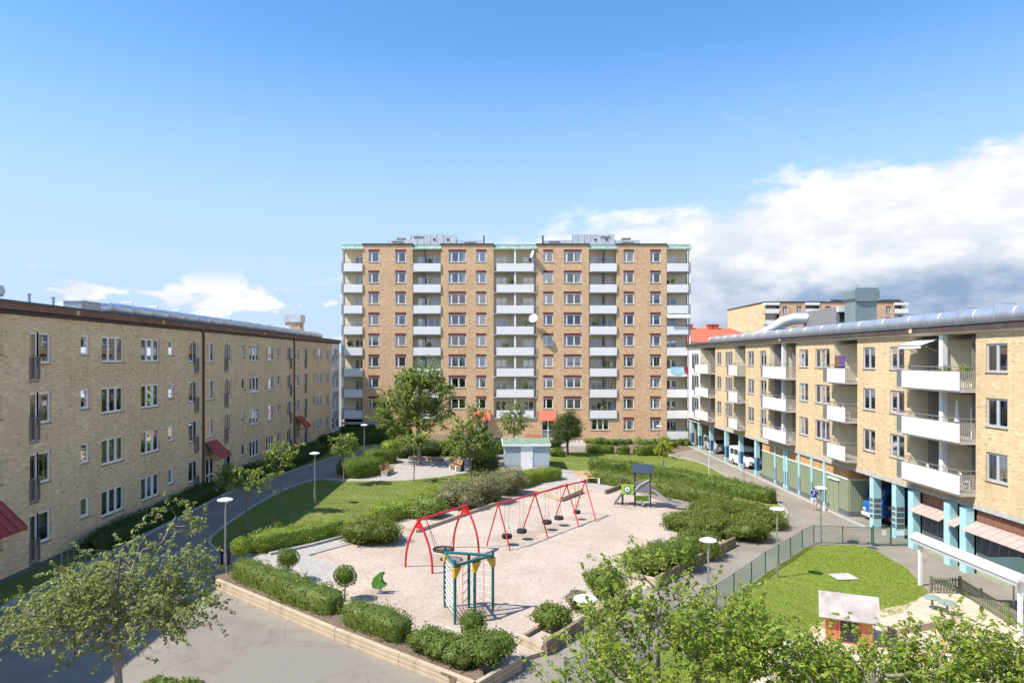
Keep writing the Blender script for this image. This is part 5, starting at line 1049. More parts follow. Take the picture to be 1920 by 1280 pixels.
cz = .55; cc = (ta+tb)/2-o0; cc.z = (P(830,1050)-o0).z+cz; bk = thing('nest_swing', 'round black net basket hanging from the red swing frame', 'swing seat', o0+cc); bs = MB()
for i in range(24): 
    a0, a1 = 6.2832*i/24, 6.2832*(i+1)/24; bs.tube([(math.cos(a0)*.52, math.sin(a0)*.52, 0), (math.cos(a1)*.52, math.sin(a1)*.52, 0)], .05, 6, False)
put('rim', bs.mesh('rim', M_rub), bk)
nt = MB()
for i in range(-7, 8):
    x = i*.068; l = math.sqrt(max(0, .5**2-x*x)); nt.tube([(x,-l,0),(x,0,-.10),(x,l,0)], .009, 4, False); nt.tube([(-l,x,0),(0,x,-.10),(l,x,0)], .009, 4, False)
put('net', nt.mesh('net', M_rub), bk)
for q in (ta.lerp(tb, .14)-o0, ta.lerp(tb, .86)-o0):
    for a_ in (-.8, .8): MB().tube([q-cc-Vector((0,0,.05)), Vector((math.cos((0 if q.x > cc.x else math.pi)+a_)*.5, math.sin((0 if q.x > cc.x else math.pi)+a_)*.5, .02))], .013, 6).build('rope', M_rub, bk)
# long swing with tyres
o0 = P(912,1023); t = thing('swing_set', 'long red swing frame of three bays with tyre seats', 'swing', o0); FR = [((912,1023),(957,1032)), ((985,992),(1028,1009)), ((1047,968),(1086,989)), ((1075,969),(1118,979))]
FR = [((912,1023),(957,1032)), ((979,996),(1028,1008)), ((1040,972),(1086,988)), ((1077,960),(1118,978))]
tops = [aframe(t, P(*a), P(*b), 2.42, o0, 0, .038) for a, b in FR]
for a, b in zip(tops, tops[1:]): MB().tube([a-o0, b-o0], .05, 10).build('top_beam', M_sred, t, smooth=True)
for q in tops: MB().tube([q-o0-Vector((0,0,.12)), q-o0+Vector((0,0,.09))], .075, 10).build('joint_cap', M_sred, t)
for k, (bay, q, lb) in enumerate(((0,.22,'black tyre swing, nearest one in the long red frame'),(0,.62,'black tyre swing, second in the first bay'),(1,.36,'black tyre swing, left one in the middle bay'),(1,.74,'black tyre swing, right one in the middle bay'),(2,.55,'small black tyre seat in the far bay'))):
    p = tops[bay].lerp(tops[bay+1], q); zg = gz(p.x, p.y)+.50; s_ = thing('tyre_swing', lb, 'tyre swing', (p.x, p.y, zg), 0, 'tyres hanging in the long swing'); r_ = .30 if k < 4 else .24
    MB().lathe([(r_*.55,-.09),(r_*.9,-.10),(r_,-.05),(r_,.05),(r_*.9,.10),(r_*.55,.09),(r_*.5,.0)], n=22).build('tyre', M_rub, s_, smooth=True)
    H = p.z-zg; d = (tops[bay+1]-tops[bay]).normalized()
    for sg in (-1, 1):
        for sg2 in (-1, 1): MB().tube([d*sg*.22+Vector((0,0,H)), d*sg*.2+Vector((0,0,.55)), d*sg*r_*.8+Vector((-d.y,d.x,0))*sg2*.12+Vector((0,0,.08))], .010, 5).build('chain', M_rope, s_)
# climbing frame
o0 = P(853,1170); t = thing('climbing_frame', 'teal climbing frame of five posts with rope nets and yellow brackets', 'climbing frame', o0); pp = {k: P(*v)-o0 for k, v in dict(a=(834,1138), b=(853,1170), c=(879,1139), d=(890,1157), e=(924,1145)).items()}; Hh = dict(a=2.5, b=2.5, c=2.25, d=2.2, e=2.5)
for k, p in pp.items(): MB().tube([p-Vector((0,0,.2)), p+Vector((0,0,.35)), p+Vector((0,0,Hh[k]))], [.035,.062,.062], 12).build('post', M_teal, t, smooth=True)
UP = lambda k, z: pp[k]+Vector((0,0,z))
for a, b in (('a','b'),('b','e'),('a','e')): MB().tube([UP(a,2.28), UP(b,2.28)], .06, 10).build('top_beam', M_teal, t, smooth=True)
for k, to in (('a','b'),('b','e'),('e','b'),('d','e')):
    d = (pp[to]-pp[k]); d.z = 0; d.normalize(); p = UP(k, 2.2); n = Vector((-d.y, d.x, 0))*.07; MB().add([p-d*.1-n, p+d*.32-n, p+d*.04-Vector((0,0,.38))-n, p-d*.08-Vector((0,0,.38))-n, p-d*.1+n, p+d*.32+n, p+d*.04-Vector((0,0,.38))+n, p-d*.08-Vector((0,0,.38))+n], [(0,1,2,3),(7,6,5,4),(0,4,5,1),(1,5,6,2),(2,6,7,3),(3,7,4,0)]).build('corner_bracket', M_yel, t)
for i in range(1, 7):
    q = i/7; x = UP('a',2.2).lerp(UP('b',2.2), q); y = UP('a',.25).lerp(UP('b',.25), q); MB().tube([x, y], .014, 5).build('net_rope', M_wrope, t)
for i in range(9):
    z = .35+i*.21; MB().tube([UP('a',z), UP('a',z).lerp(UP('b',z),.5)-Vector((0,0,.05)), UP('b',z)], .012, 5).build('net_rope', M_wrope, t)
for i in range(6): MB().tube([UP('c',.45+i*.3), UP('e',.45+i*.3)], .016, 6).build('rung', M_wrope, t)
for i in range(5): MB().tube([UP('b',.5+i*.36).lerp(UP('c',.5+i*.36),.55), UP('c',.5+i*.36)], .013, 5).build('rope_ladder_rung', M_rub, t)
MB().tube([UP('b',2.2).lerp(UP('c',2.2),.55), UP('b',.05).lerp(UP('c',.05),.55)], .012, 5).build('rope', M_sred, t); MB().tube([UP('d',2.2).lerp(UP('e',2.2),.5), UP('d',.05).lerp(UP('e',.05),.5)], .012, 5).build('rope', M_sred, t)
for i in range(6): MB().tube([UP('a',.12).lerp(UP('d',.12), .1+i*.15)+Vector((0,-.15,0)), UP('b',.12).lerp(UP('d',.12), .1+i*.15)], .012, 5).build('foot_rope', M_rub, t)
# spring rider
o0 = P(713,1112); t = thing('spring_rider', 'green crescent-shaped spring rider on a striped spring', 'spring rider', o0); t.scale = (.76, .76, .76); M_sg = mat('spring_green', (.10, .27, .03), .45); M_sg2 = mat('deep_spring_green', (.05, .15, .03), .45)
sp = []
for i in range(60): a = i*.55; sp.append((math.cos(a)*.09, math.sin(a)*.09, .02+i*.0062))
MB().tube(sp, .016, 5).build('spring', mat('striped_spring', (.5, .48, .46), .5), t); MB().box(-.22,.22,-.14,.14,-.02,.03).build('ground_plate', M_galv, t)
out = [(-.42,.36),(-.48,.62),(-.36,.92),(-.12,1.12),(.12,1.18),(.2,1.08),(.1,.98),(.06,.80),(.14,.62),(.32,.5),(.28,.40),(.05,.33),(-.2,.30)]
for k, y in enumerate((-.16, .16)): ob = MB().prism(out, -.02, .02).build('side_plate', M_sg if k == 0 else M_sg2, t, (.06*k, y, .02), 0, bevel=.008)
MB().box(-.3,.05,-.15,.15,.55,.59).build('seat', M_sg2, t); MB().tube([(.05,-.26,.92),(.05,.26,.92)], .02, 8).build('handle', M_wrope, t); MB().tube([(-.1,-.25,.42),(-.1,.25,.42)], .02, 8).build('foot_rest', M_wrope, t)
# slide tower
o0 = P(1205,948); t = thing('slide_tower', 'play tower with navy gable roof, steel slide and green panels', 'play tower', o0, R(-14)); M_post = mat('dark_brown_post', (.045, .032, .025), .6); M_navy = mat('navy_roof', (.02, .035, .06), .5); M_lime = mat('lime_panel', (.25, .45, .04), .45); M_steel = mat('brushed_steel', (.55, .56, .58), .3, .95); M_gpan = mat('grey_panel', (.16, .16, .18), .5); M_peach = mat('peach_panel', (.75, .50, .28), .5)
for x, y, h in ((-.55,-.55,2.55),(.55,-.55,2.55),(-.55,.55,2.55),(.55,.55,2.55),(-1.45,-.45,1.9),(-1.45,.45,1.9)): MB().box(x-.045,x+.045,y-.045,y+.045,-.1,h).build('post', M_post, t, bevel=.01)
MB().box(-.6,.6,-.6,.6,1.12,1.18).build('platform', M_gpan, t); MB().box(-1.5,-.6,-.5,.5,.86,.92).build('platform', M_gpan, t)
rf = MB().add([(-.75,-.72,2.5),(.75,-.72,2.5),(.75,.0,3.05),(-.75,.0,3.05),(-.75,-.68,2.46),(.75,-.68,2.46),(.75,0,3.0),(-.75,0,3.0)], [(0,1,2,3),(7,6,5,4),(0,4,5,1),(1,5,6,2),(2,6,7,3),(3,7,4,0)]).build('roof_slope', M_navy, t); r2 = put('roof_slope', rf.data, t); r2.rotation_euler = (0,0,math.pi)
for x in (-.58,.58): MB().prism([(-.55,2.5),(.55,2.5),(0,2.95)], x-.02, x+.02, 'x').build('gable_board', M_post, t)
MB().box(-1.5,-.65,-.52,-.48,.92,1.62).build('side_panel', M_lime, t); ob = MB().lathe([(.26,-.0),(.26,.03),(.20,.035)], (-1.07,-.56,1.27), 22, 'y').build('dial_ring', M_gpan, t); MB().lathe([(.17,0),(.17,.05)], (-1.07,-.58,1.27), 18, 'y').build('dial', M_white, t); MB().lathe([(.08,0),(.08,.06)], (-1.07,-.60,1.27), 14, 'y').build('dial_hub', M_gpan, t)
for x in (-.42,-.2,.02,.24,.42): MB().box(x-.085,x+.085,-.58,-.55,1.18,1.92).build('barrier_slat', M_gpan, t)
MB().tube([(-.5,-.62,1.25),(-.2,-.66,1.65),(.5,-.62,2.05)], .022, 8).build('handrail', M_wrope, t); MB().tube([(-.6,-.5,1.5),(-.55,-.3,2.1),(-.55,.3,2.1),(-.6,.5,1.5)], .022, 8).build('handrail', M_wrope, t)
MB().prism([(-.35,1.2),(.35,1.2),(.42,2.0),(.1,1.85),(-.1,1.85),(-.42,2.0)], .57, .61, 'x').build('entry_panel', M_peach, t); MB().box(-.5,.45,-.05,.0,.35,.75).build('shop_panel', M_lime, t)
for i in range(6): MB().box(-2.05+i*.1,-1.93+i*.1,-.38,.38,.1+i*.14,.14+i*.14).build('step', M_gpan, t)
for y in (-.4,.4): MB().tube([(-2.15,y,.0),(-1.45,y,.95)], .03, 6).build('stringer', M_gpan, t)
prf = [(.6,1.18),(.85,1.15),(1.3,.78),(1.85,.38),(2.25,.24),(2.7,.22)]; sm = MB(); vs = []; fs = []
for x, z in prf: vs += [(x,-.25,z+.16),(x,-.24,z),(x,.24,z),(x,.25,z+.16),(x,.28,z+.16),(x,.27,z-.03),(x,-.27,z-.03),(x,-.28,z+.16)]
for i in range(len(prf)-1):
    for j in range(8): fs.append((i*8+j, i*8+(j+1)%8, i*8+8+(j+1)%8, i*8+8+j))
sm.add(vs, fs+[tuple(range(8)), tuple(range(len(vs)-8, len(vs)))]); put('slide', sm.mesh('slide', M_steel, smooth=True), t)
for y in (-.2,.2): MB().tube([(2.4,y,-.1),(2.4,y,.2)], .025, 6).build('slide_leg', M_steel, t)
MB().tube([(-.05,-.45,.0),(-.05,-.45,.4)], .04, 8).build('stool_leg', M_gpan, t); MB().lathe([(.16,.4),(.17,.44),(.14,.47)], (-.05,-.45,0), 14).build('stool_seat', M_gpan, t)
# sandbox on the playground
o0 = P(1050,934); t = thing('sandbox', 'square timber sandbox behind the long red swing', 'sandbox', o0); q = [P(1015,926)-o0, P(1052,940)-o0, P(1092,924)-o0, P(1055,914)-o0]
for a, b in zip(q, q[1:]+q[:1]):
    d = b-a; ob = MB().box(0, d.length, -.08, .08, 0, .30).build('side_board', M_timber, t, a, math.atan2(d.y, d.x), bevel=.02)
MB().quad(*[tuple(p+Vector((0,0,.1))) for p in q]).build('sand_fill', M_sand, t)
# benches
M_bwood = mat('oiled_bench_wood', (.50, .245, .085), .6, var=.2, vscale=3); M_bwood2 = mat('light_bench_wood', (.58, .36, .15), .6, var=.2, vscale=3)
def bench(label, loc, rz, L=2.2, wood=None, leg=None):
    t = thing('park_bench', label, 'bench', loc, rz, 'courtyard benches')
    for i in range(3): MB().box(-L/2, L/2, -.26+i*.16, -.13+i*.16, .43, .47).build('seat_slat', wood or M_bwood, t, bevel=.008)
    for i in range(2):
        ob = MB().box(-L/2, L/2, -.02, .02, 0, .15).build('back_slat', wood or M_bwood, t, (0, .27+i*.05, .58+i*.2), 0, bevel=.008); ob.rotation_euler = (R(-12), 0, 0)
    for x in (-L/2+.3, L/2-.3):
        MB().prism([(-.26,0),(.26,0),(.24,.43),(-.26,.43)], x-.09, x+.09, 'x').build('leg', leg or M_white, t, bevel=.012); MB().prism([(.20,.42),(.27,.42),(.37,.95),(.32,.95)], x-.03, x+.03, 'x').build('back_support', M_galv, t)
    return t
bench('light wooden bench with white block legs on the deck by the slide', P(1104,905), R(-8), 2.3, M_bwood2); bench('orange wooden bench on the left side of the seating plaza', P(727,889), R(78)); bench('orange wooden bench at the right of the plaza, nearer one', P(853,881), R(-62), 1.9); bench('orange wooden bench at the right of the plaza, farther one', P(847,872), R(-75), 1.7); bench('reddish bench against the tower wall beside the right entrance', P(1000,829)+Vector((0,0,0)), 0, 2.0, mat('red_bench_wood', (.42, .13, .06), .6))
# stone bowl planters by the tower
for px, lb in ((931,'grey stone bowl planter by the tower wall left of the bench'),(905,'grey stone bowl planter under the left tower canopy')):
    t = thing('bowl_planter', lb, 'planter', P(px, 827)); MB().lathe([(.35,0),(.4,.1),(.62,.5),(.68,.62),(.6,.64)], n=18).build('bowl', M_plinth, t, smooth=True); MB().lathe([(.58,.58),(.3,.66),(.02,.68)], n=14).build('soil', M_soil, t)
# utility hut
o0 = P(988,878); t = thing('utility_hut', 'small blue-grey rendered hut with white door and mossy flat roof', 'hut', o0); M_hut = mat('blue_grey_render', (.37, .44, .48), .9, var=.1, vscale=3, bump=.8, bscale=9)
MB().box(-2.15,2.1,0,4.2,.3,2.12).build('wall', M_hut, t); MB().box(-2.12,2.07,.02,4.15,-.3,.3).build('plinth', M_conc, t); MB().box(-2.35,2.28,-.2,4.5,2.12,2.32).build('roof_slab', M_white, t, bevel=.015); MB().box(-2.28,2.21,-.12,4.42,2.32,2.36).build('roof_felt', mat('mossy_felt', (.17, .26, .17), .9, var=.35, vscale=1.2), t)
d_ = MB().box(-.58,.55,-.035,0,-.05,2.1).build('door', M_white, t); MB().box(.40,.46,-.07,-.035,.95,1.05).build('handle', M_galv, d_); MB().box(-.63,-.58,-.04,0,0,2.11).build('door_jamb', M_conc, t)
# ------------------------------------------------------------------ nursery yard
o0 = P(1590,1196); t = thing('playhouse', 'orange-red wooden playhouse with weathered pale roof', 'playhouse', o0, R(-24)); M_ored = mat('coral_boards', (.60, .17, .085), .7, var=.15, vscale=4); M_proof = mat('bleached_roof', (.36, .31, .28), .85, var=.25, vscale=1.5)
for x0, x1, y0, y1 in ((-.8,.8,-.65,-.6),(-.8,.8,.6,.65),(-.8,-.75,-.6,.6),(.75,.8,-.6,.6)):
    n = 8 if x1-x0 > 1 else 6
    for i in range(n):
        if x1-x0 > 1: MB().box(x0+(x1-x0)*i/n+.006, x0+(x1-x0)*(i+1)/n-.006, y0, y1, 0, 1.15).build('wall_board', M_ored, t)
        else: MB().box(x0, x1, y0+(y1-y0)*i/n+.006, y0+(y1-y0)*(i+1)/n-.006, 0, 1.15).build('wall_board', M_ored, t)
rf = MB().add([(-1.05,-.95,1.02),(1.05,-.95,1.02),(1.05,0,1.75),(-1.05,0,1.75),(-1.05,-.92,.97),(1.05,-.92,.97),(1.05,0,1.70),(-1.05,0,1.70)], [(0,1,2,3),(7,6,5,4),(0,4,5,1),(1,5,6,2),(2,6,7,3),(3,7,4,0)]).build('roof_slope', M_proof, t); r2 = put('roof_slope', rf.data, t); r2.rotation_euler = (0,0,math.pi)
for x in (-.77,.77): MB().prism([(-.62,1.13),(.62,1.13),(0,1.68)], x-.02, x+.02, 'x').build('gable_board', M_ored, t)
MB().box(-.3,.3,-.662,-.65,.1,.95).build('doorway', M_black, t)
for px, py, lb in ((1748,1142,'small round mushroom table, left one in the nursery yard'),(1776,1152,'small round mushroom table, right one in the nursery yard')):
    t = thing('mushroom_table', lb, 'table', P(px, py), 0, 'mushroom tables in the nursery sand'); MB().tube([(0,0,-.1),(0,0,.5)], .05, 10).build('leg', M_rail, t); MB().lathe([(.34,.5),(.36,.53),(.22,.6),(.02,.63)], n=20).build('table_top', mat('green_grey_top', (.2, .27, .23), .6), t, smooth=True)
o0 = G(21.0, 33.8); t = thing('folding_awning', 'long white rolled awning on two white posts in the nursery yard', 'awning', o0)
e = G(21.2, 27.6)-o0
for p in (Vector((0,0,0)), e): MB().box(-.07,.07,-.07,.07,-.1,2.3).build('post', M_white, t, p, 0, bevel=.01)
MB().tube([Vector((0,.35,2.42)), e+Vector((0,-.2,2.42))], .15, 16).build('awning_roll', M_white, t, smooth=True); MB().tube([Vector((-.28,.35,2.34)), e+Vector((-.28,-.2,2.34))], .09, 12).build('front_bar', M_white, t, smooth=True); MB().add([Vector((-.3,.3,2.28)), Vector((-.02,.3,2.30)), e+Vector((-.02,-.2,2.30)), e+Vector((-.3,-.2,2.28)), Vector((-.3,.3,2.10)), e+Vector((-.3,-.2,2.10))], [(0,1,2,3),(0,3,5,4)]).build('awning_cloth', mat('grey_awning_cloth', (.42, .42, .42), .8), t)
t = thing('parasol', 'dark green square parasol top at the right edge by the nursery', 'parasol', G(22.9, 30.2)); MB().tube([(0,0,-.1),(0,0,2.35)], .035, 8).build('pole', M_galv, t); MB().add([(-1.3,-1.3,2.15),(1.3,-1.3,2.15),(1.3,1.3,2.15),(-1.3,1.3,2.15),(0,0,2.55),(-1.3,-1.3,2.0),(1.3,-1.3,2.0),(1.3,1.3,2.0),(-1.3,1.3,2.0)], [(0,1,4),(1,2,4),(2,3,4),(3,0,4),(0,5,6,1),(1,6,7,2),(2,7,8,3),(3,8,5,0)]).build('canopy', mat('bottle_green_cloth', (.035, .075, .068), .8), t)
o0 = P(1700,1235); t = thing('nursery_sandbox', 'big timber sandbox frame in the nursery yard behind the leaves', 'sandbox', o0); q = [P(1668,1190)-o0, P(1765,1262)-o0, P(1880,1215)-o0, P(1790,1172)-o0]
for a, b in zip(q, q[1:]+q[:1]): d = b-a; MB().box(0, d.length, -.1, .1, 0, .38).build('side_board', M_timber, t, a, math.atan2(d.y, d.x), bevel=.02)
t = thing('play_table', 'white play table with yellow edge in the nursery yard', 'table', P(1800,1262), R(20)); MB().box(-.6,.6,-.4,.4,.52,.56).build('table_top', M_white, t, bevel=.01); MB().box(-.62,.62,-.43,-.4,.46,.58).build('edge', M_yel, t)
for x in (-.52,.52):
    for y in (-.33,.33): MB().tube([(x,y,-.05),(x,y,.52)], .03, 8).build('leg', M_yel, t)
t = thing('yellow_post', 'orange-yellow play post half hidden by cherry leaves', 'post', P(1770,1262)); MB().tube([(0,0,-.1),(0,0,1.2)], .05, 10).build('post', M_yel, t); MB().tube([(.3,0,-.1),(.3,0,.9)], .045, 10).build('post', M_yel, t); MB().tube([(0,0,.85),(.3,0,.85)], .03, 8).build('crossbar', M_yel, t)
for px, py, lb in ((1634,1019,'round manhole cover on concrete collar near the green gate'),(1601,1014,'dark manhole cover on the asphalt left of the gate'),(1635,1027,'small drain cover beside the nursery lawn')):
    b = P(px, py); t = thing('manhole_cover', lb, 'manhole cover', b+Vector((0,0,.014))); MB().lathe([(.36,-.02),(.36,.012),(.30,.016)], n=22).build('ring', M_rail, t); MB().lathe([(.29,0),(.29,.018),(.02,.02)], n=20).build('lid', M_sill, t)
t = thing('litter_bin', 'dark litter bin at the left lamp post foot', 'bin', G(-12.75, 32.2)); MB().lathe([(.2,0),(.24,.75),(.25,.8)], n=14).build('drum', M_black, t, smooth=True); MB().lathe([(.26,.8),(.27,.84),(.2,.9)], n=14).build('lid', M_black, t)
t = thing('litter_bin', 'dark litter bin beside the right plaza benches', 'bin', P(866,882)); MB().lathe([(.2,0),(.24,.75),(.25,.8)], n=14).build('drum', M_black, t, smooth=True); MB().lathe([(.26,.8),(.27,.84),(.2,.9)], n=14).build('lid', M_black, t)
# ------------------------------------------------------------------ vehicles
M_tyre = mat('vehicle_tyre', (.02, .02, .02), .8); M_vglass = mat('vehicle_glass', (.02, .025, .03), .08, spec=.8); M_plate = mat('number_plate', (.75, .75, .72), .5); M_hl = mat('headlight', (.65, .68, .7), .15, .3)
def van(label, loc, rz, paint, L=4.6, Wd=1.85, H=1.92):
    """front at -y"""
    t = thing('parked_van', label, 'van', loc, rz, 'vans parked in the arcade')
    pr = [(0,.30),(0,.72),(.08,.92),(.95,1.12),(1.75,H-.06),(2.1,H),(L-.15,H-.02),(L,H-.25),(L,.32),(3.95,.26),(.2,.24)]
    MB().prism(pr, -Wd/2, Wd/2, 'x').build('body', paint, t, bevel=.07, smooth=True)
    def slab(name, pts, m): MB().add(pts+[(p[0], p[1]+.02, p[2]-.02) for p in pts], [(0,1,2,3),(7,6,5,4),(0,4,5,1),(1,5,6,2),(2,6,7,3),(3,7,4,0)]).build(name, m, t)
    w2 = Wd/2-.13; slab('windscreen', [(-w2,.96,1.15),(w2,.96,1.15),(w2-.05,1.72,H-.10),(-w2+.05,1.72,H-.10)], M_vglass)
    for s in (-1, 1):
        x = s*(Wd/2+.008)
        for a, b in ((1.35, 2.25), (2.38, 3.3), (3.42, 4.25)): MB().add([(x,a,1.15),(x,b,1.15),(x,b,H-.25),(x,a+(.28 if a < 1.5 else 0),H-.25)], [(0,1,2,3)]).build('side_window', M_vglass, t)
        MB().box(s*(Wd/2)-.02+s*.1, s*(Wd/2)+.02+s*.1, 1.28, 1.42, 1.12, 1.32).build('mirror', paint, t)
        hl = MB().box(s*(Wd/2-.28)-.19, s*(Wd/2-.28)+.19, -.03, .05, .68, .86).build('headlight', M_hl, t, bevel=.03)
        for y in (.85, L-.95):
            wh = MB().lathe([(.30,-.1),(.33,-.06),(.33,.06),(.30,.1)], (0,0,0), 20, 'x').build('wheel', M_tyre, t, (s*(Wd/2-.08), y, .32), smooth=True); MB().lathe([(.19,-.115),(.19,.115)], (0,0,0), 14, 'x').build('rim', M_galv, wh)
    MB().box(-.5,.5,-.025,.03,.50,.66).build('grille', M_black, t); MB().box(-Wd/2+.06,Wd/2-.06,-.05,.05,.26,.46).build('bumper', M_black, t, bevel=.03); MB().box(-.26,.26,-.07,-.055,.36,.46).build('number_plate', M_plate, t); return t
M_vw = mat('white_car_paint', (.75, .76, .77), .25, var=.02); M_vs = mat('silver_car_paint', (.5, .51, .5), .28, .3)
van('pale silver van parked deep in the arcade, left of the white one', G(27.4, 81.2), R(6), M_vs); van('white van parked in the arcade beside the green store', G(26.75, 70.0), R(5), M_vw, H=1.98)
t = thing('blue_truck', 'bright blue service truck parked in the dark passage', 'truck', Vector((26.3, 46.85, gz(26, 47)))); M_tb = mat('truck_blue', (.012, .11, .36), .35, var=.15); M_tb2 = mat('truck_deep_blue', (.01, .045, .22), .4, var=.4, vscale=5)
MB().prism([(0,.42),(0,1.1),(.12,1.3),(.45,2.35),(1.9,2.4),(1.9,.42)], 0, 2.1, 'y').build('cab', M_tb, t, bevel=.05); MB().box(1.95,6.2,-.02,2.12,.55,1.35).build('body_box', M_tb2, t, bevel=.03); MB().box(1.95,6.2,0,2.1,1.35,2.25).build('cargo_frame', M_black, t)
MB().add([(.42,-.012,1.35),(1.7,-.012,1.35),(1.7,-.012,2.2),(.62,-.012,2.2)], [(0,1,2,3)]).build('side_window', M_vglass, t); MB().add([(.10,.15,1.33),(.10,1.95,1.33),(.42,1.95,2.28),(.42,.15,2.28)], [(0,1,2,3)]).build('windscreen', M_vglass, t)
for y in (.1, 1.7): MB().box(-.05,.06,y,y+.3,.62,.85).build('headlight', M_hl, t, bevel=.02)
MB().box(-.12,.1,0,2.1,.30,.52).build('bumper', M_panel, t, bevel=.02)
for x in (.85, 4.8):
    wh = MB().lathe([(.36,-.12),(.4,-.06),(.4,.06),(.36,.12)], (0,0,0), 20, 'y').build('wheel', M_tyre, t, (x, .1, .40)); MB().lathe([(.2,-.125),(.2,.1)], (0,0,0), 14, 'y').build('rim', M_galv, wh)
def text_mesh(name, body, size, m):
    fc = bpy.data.curves.new(name, 'FONT'); fc.body = body; fc.size = size; fc.extrude = .003; o = bpy.data.objects.new('tmp', fc); C.objects.link(o)
    me = bpy.data.meshes.new_from_object(o.evaluated_get(bpy.context.evaluated_depsgraph_get())); bpy.data.objects.remove(o); me.materials.clear(); me.materials.append(m); return me
lt = put('lettering', text_mesh('lettering', '08-0832', .26, M_white), t, (.62, -.03, 1.08)); lt.rotation_euler = (R(90), 0, 0)
for i, (x, z, w_, h_, m) in enumerate(((.95,.74,.28,.2,M_yel),(1.35,.62,.35,.12,M_white),(.5,.62,.3,.25,M_tb2),(1.15,.55,.3,.1,M_peach),(.35,.92,.5,.06,M_red),(1.3,.88,.3,.07,M_sred),(2.2,.8,.7,.3,M_tb),(3.1,.75,.5,.2,M_yel))): MB().box(x, x+w_, -.03 if x < 1.95 else -.035, -.012 if x < 1.95 else -.021, z, z+h_).build('painted_mark', m, t)
# bicycles
def bicycle_meshes():
    d = {}; w_ = MB(); n = 20
    for i in range(n): a, b = 6.2832*i/n, 6.2832*(i+1)/n; w_.tube([(math.cos(a)*.33,0,math.sin(a)*.33),(math.cos(b)*.33,0,math.sin(b)*.33)], .02, 5, False)
    for i in range(8): a = 6.2832*i/8; w_.tube([(0,0,0),(math.cos(a)*.32,0,math.sin(a)*.32)], .004, 3, False)
    d['wheel'] = w_.mesh('wheel', M_rub); f = MB()
    for a, b in (((-.5,0,.33),(-.05,0,.3)),((-.05,0,.3),(.38,0,.75)),((-.05,0,.3),(-.2,0,.85)),((-.2,0,.8),(.36,0,.8)),((-.5,0,.33),(-.2,0,.78)),((.35,0,.9),(.52,0,.33))): f.tube([a, b], .018, 6)
    d['frame'] = f.mesh('frame', M_tb2); d['saddle'] = MB().prism([(-.34,.88),(-.06,.88),(-.08,.92),(-.32,.93)], -.06, .06).mesh('saddle', M_black, .02); d['handlebar'] = MB().tube([(.25,-.28,.98),(.36,-.2,.98),(.34,0,.96),(.36,.2,.98),(.25,.28,.98)], .014, 6).mesh('handlebar', M_galv); return d
BK = bicycle_meshes()
for loc, rz, lb in ((P(1165,836),.4,'parked bicycle in the tower bed, leftmost of three'),(P(1208,837),.5,'parked bicycle in the tower bed, middle of three'),(P(1230,841),.2,'parked bicycle in the tower bed, nearest the lamp'),(G(-16.2,24.6),1.0,'bicycle in the shade behind the left tree, nearer one'),(G(-16.3,25.6),1.1,'bicycle in the shade behind the left tree, farther one')):
    t = thing('bicycle', lb, 'bicycle', loc, rz, 'parked bicycles'); put('wheel', BK['wheel'], t, (-.5,0,.34)); put('wheel', BK['wheel'], t, (.52,0,.34))
    for k in ('frame','saddle','handlebar'): put(k, BK[k], t)
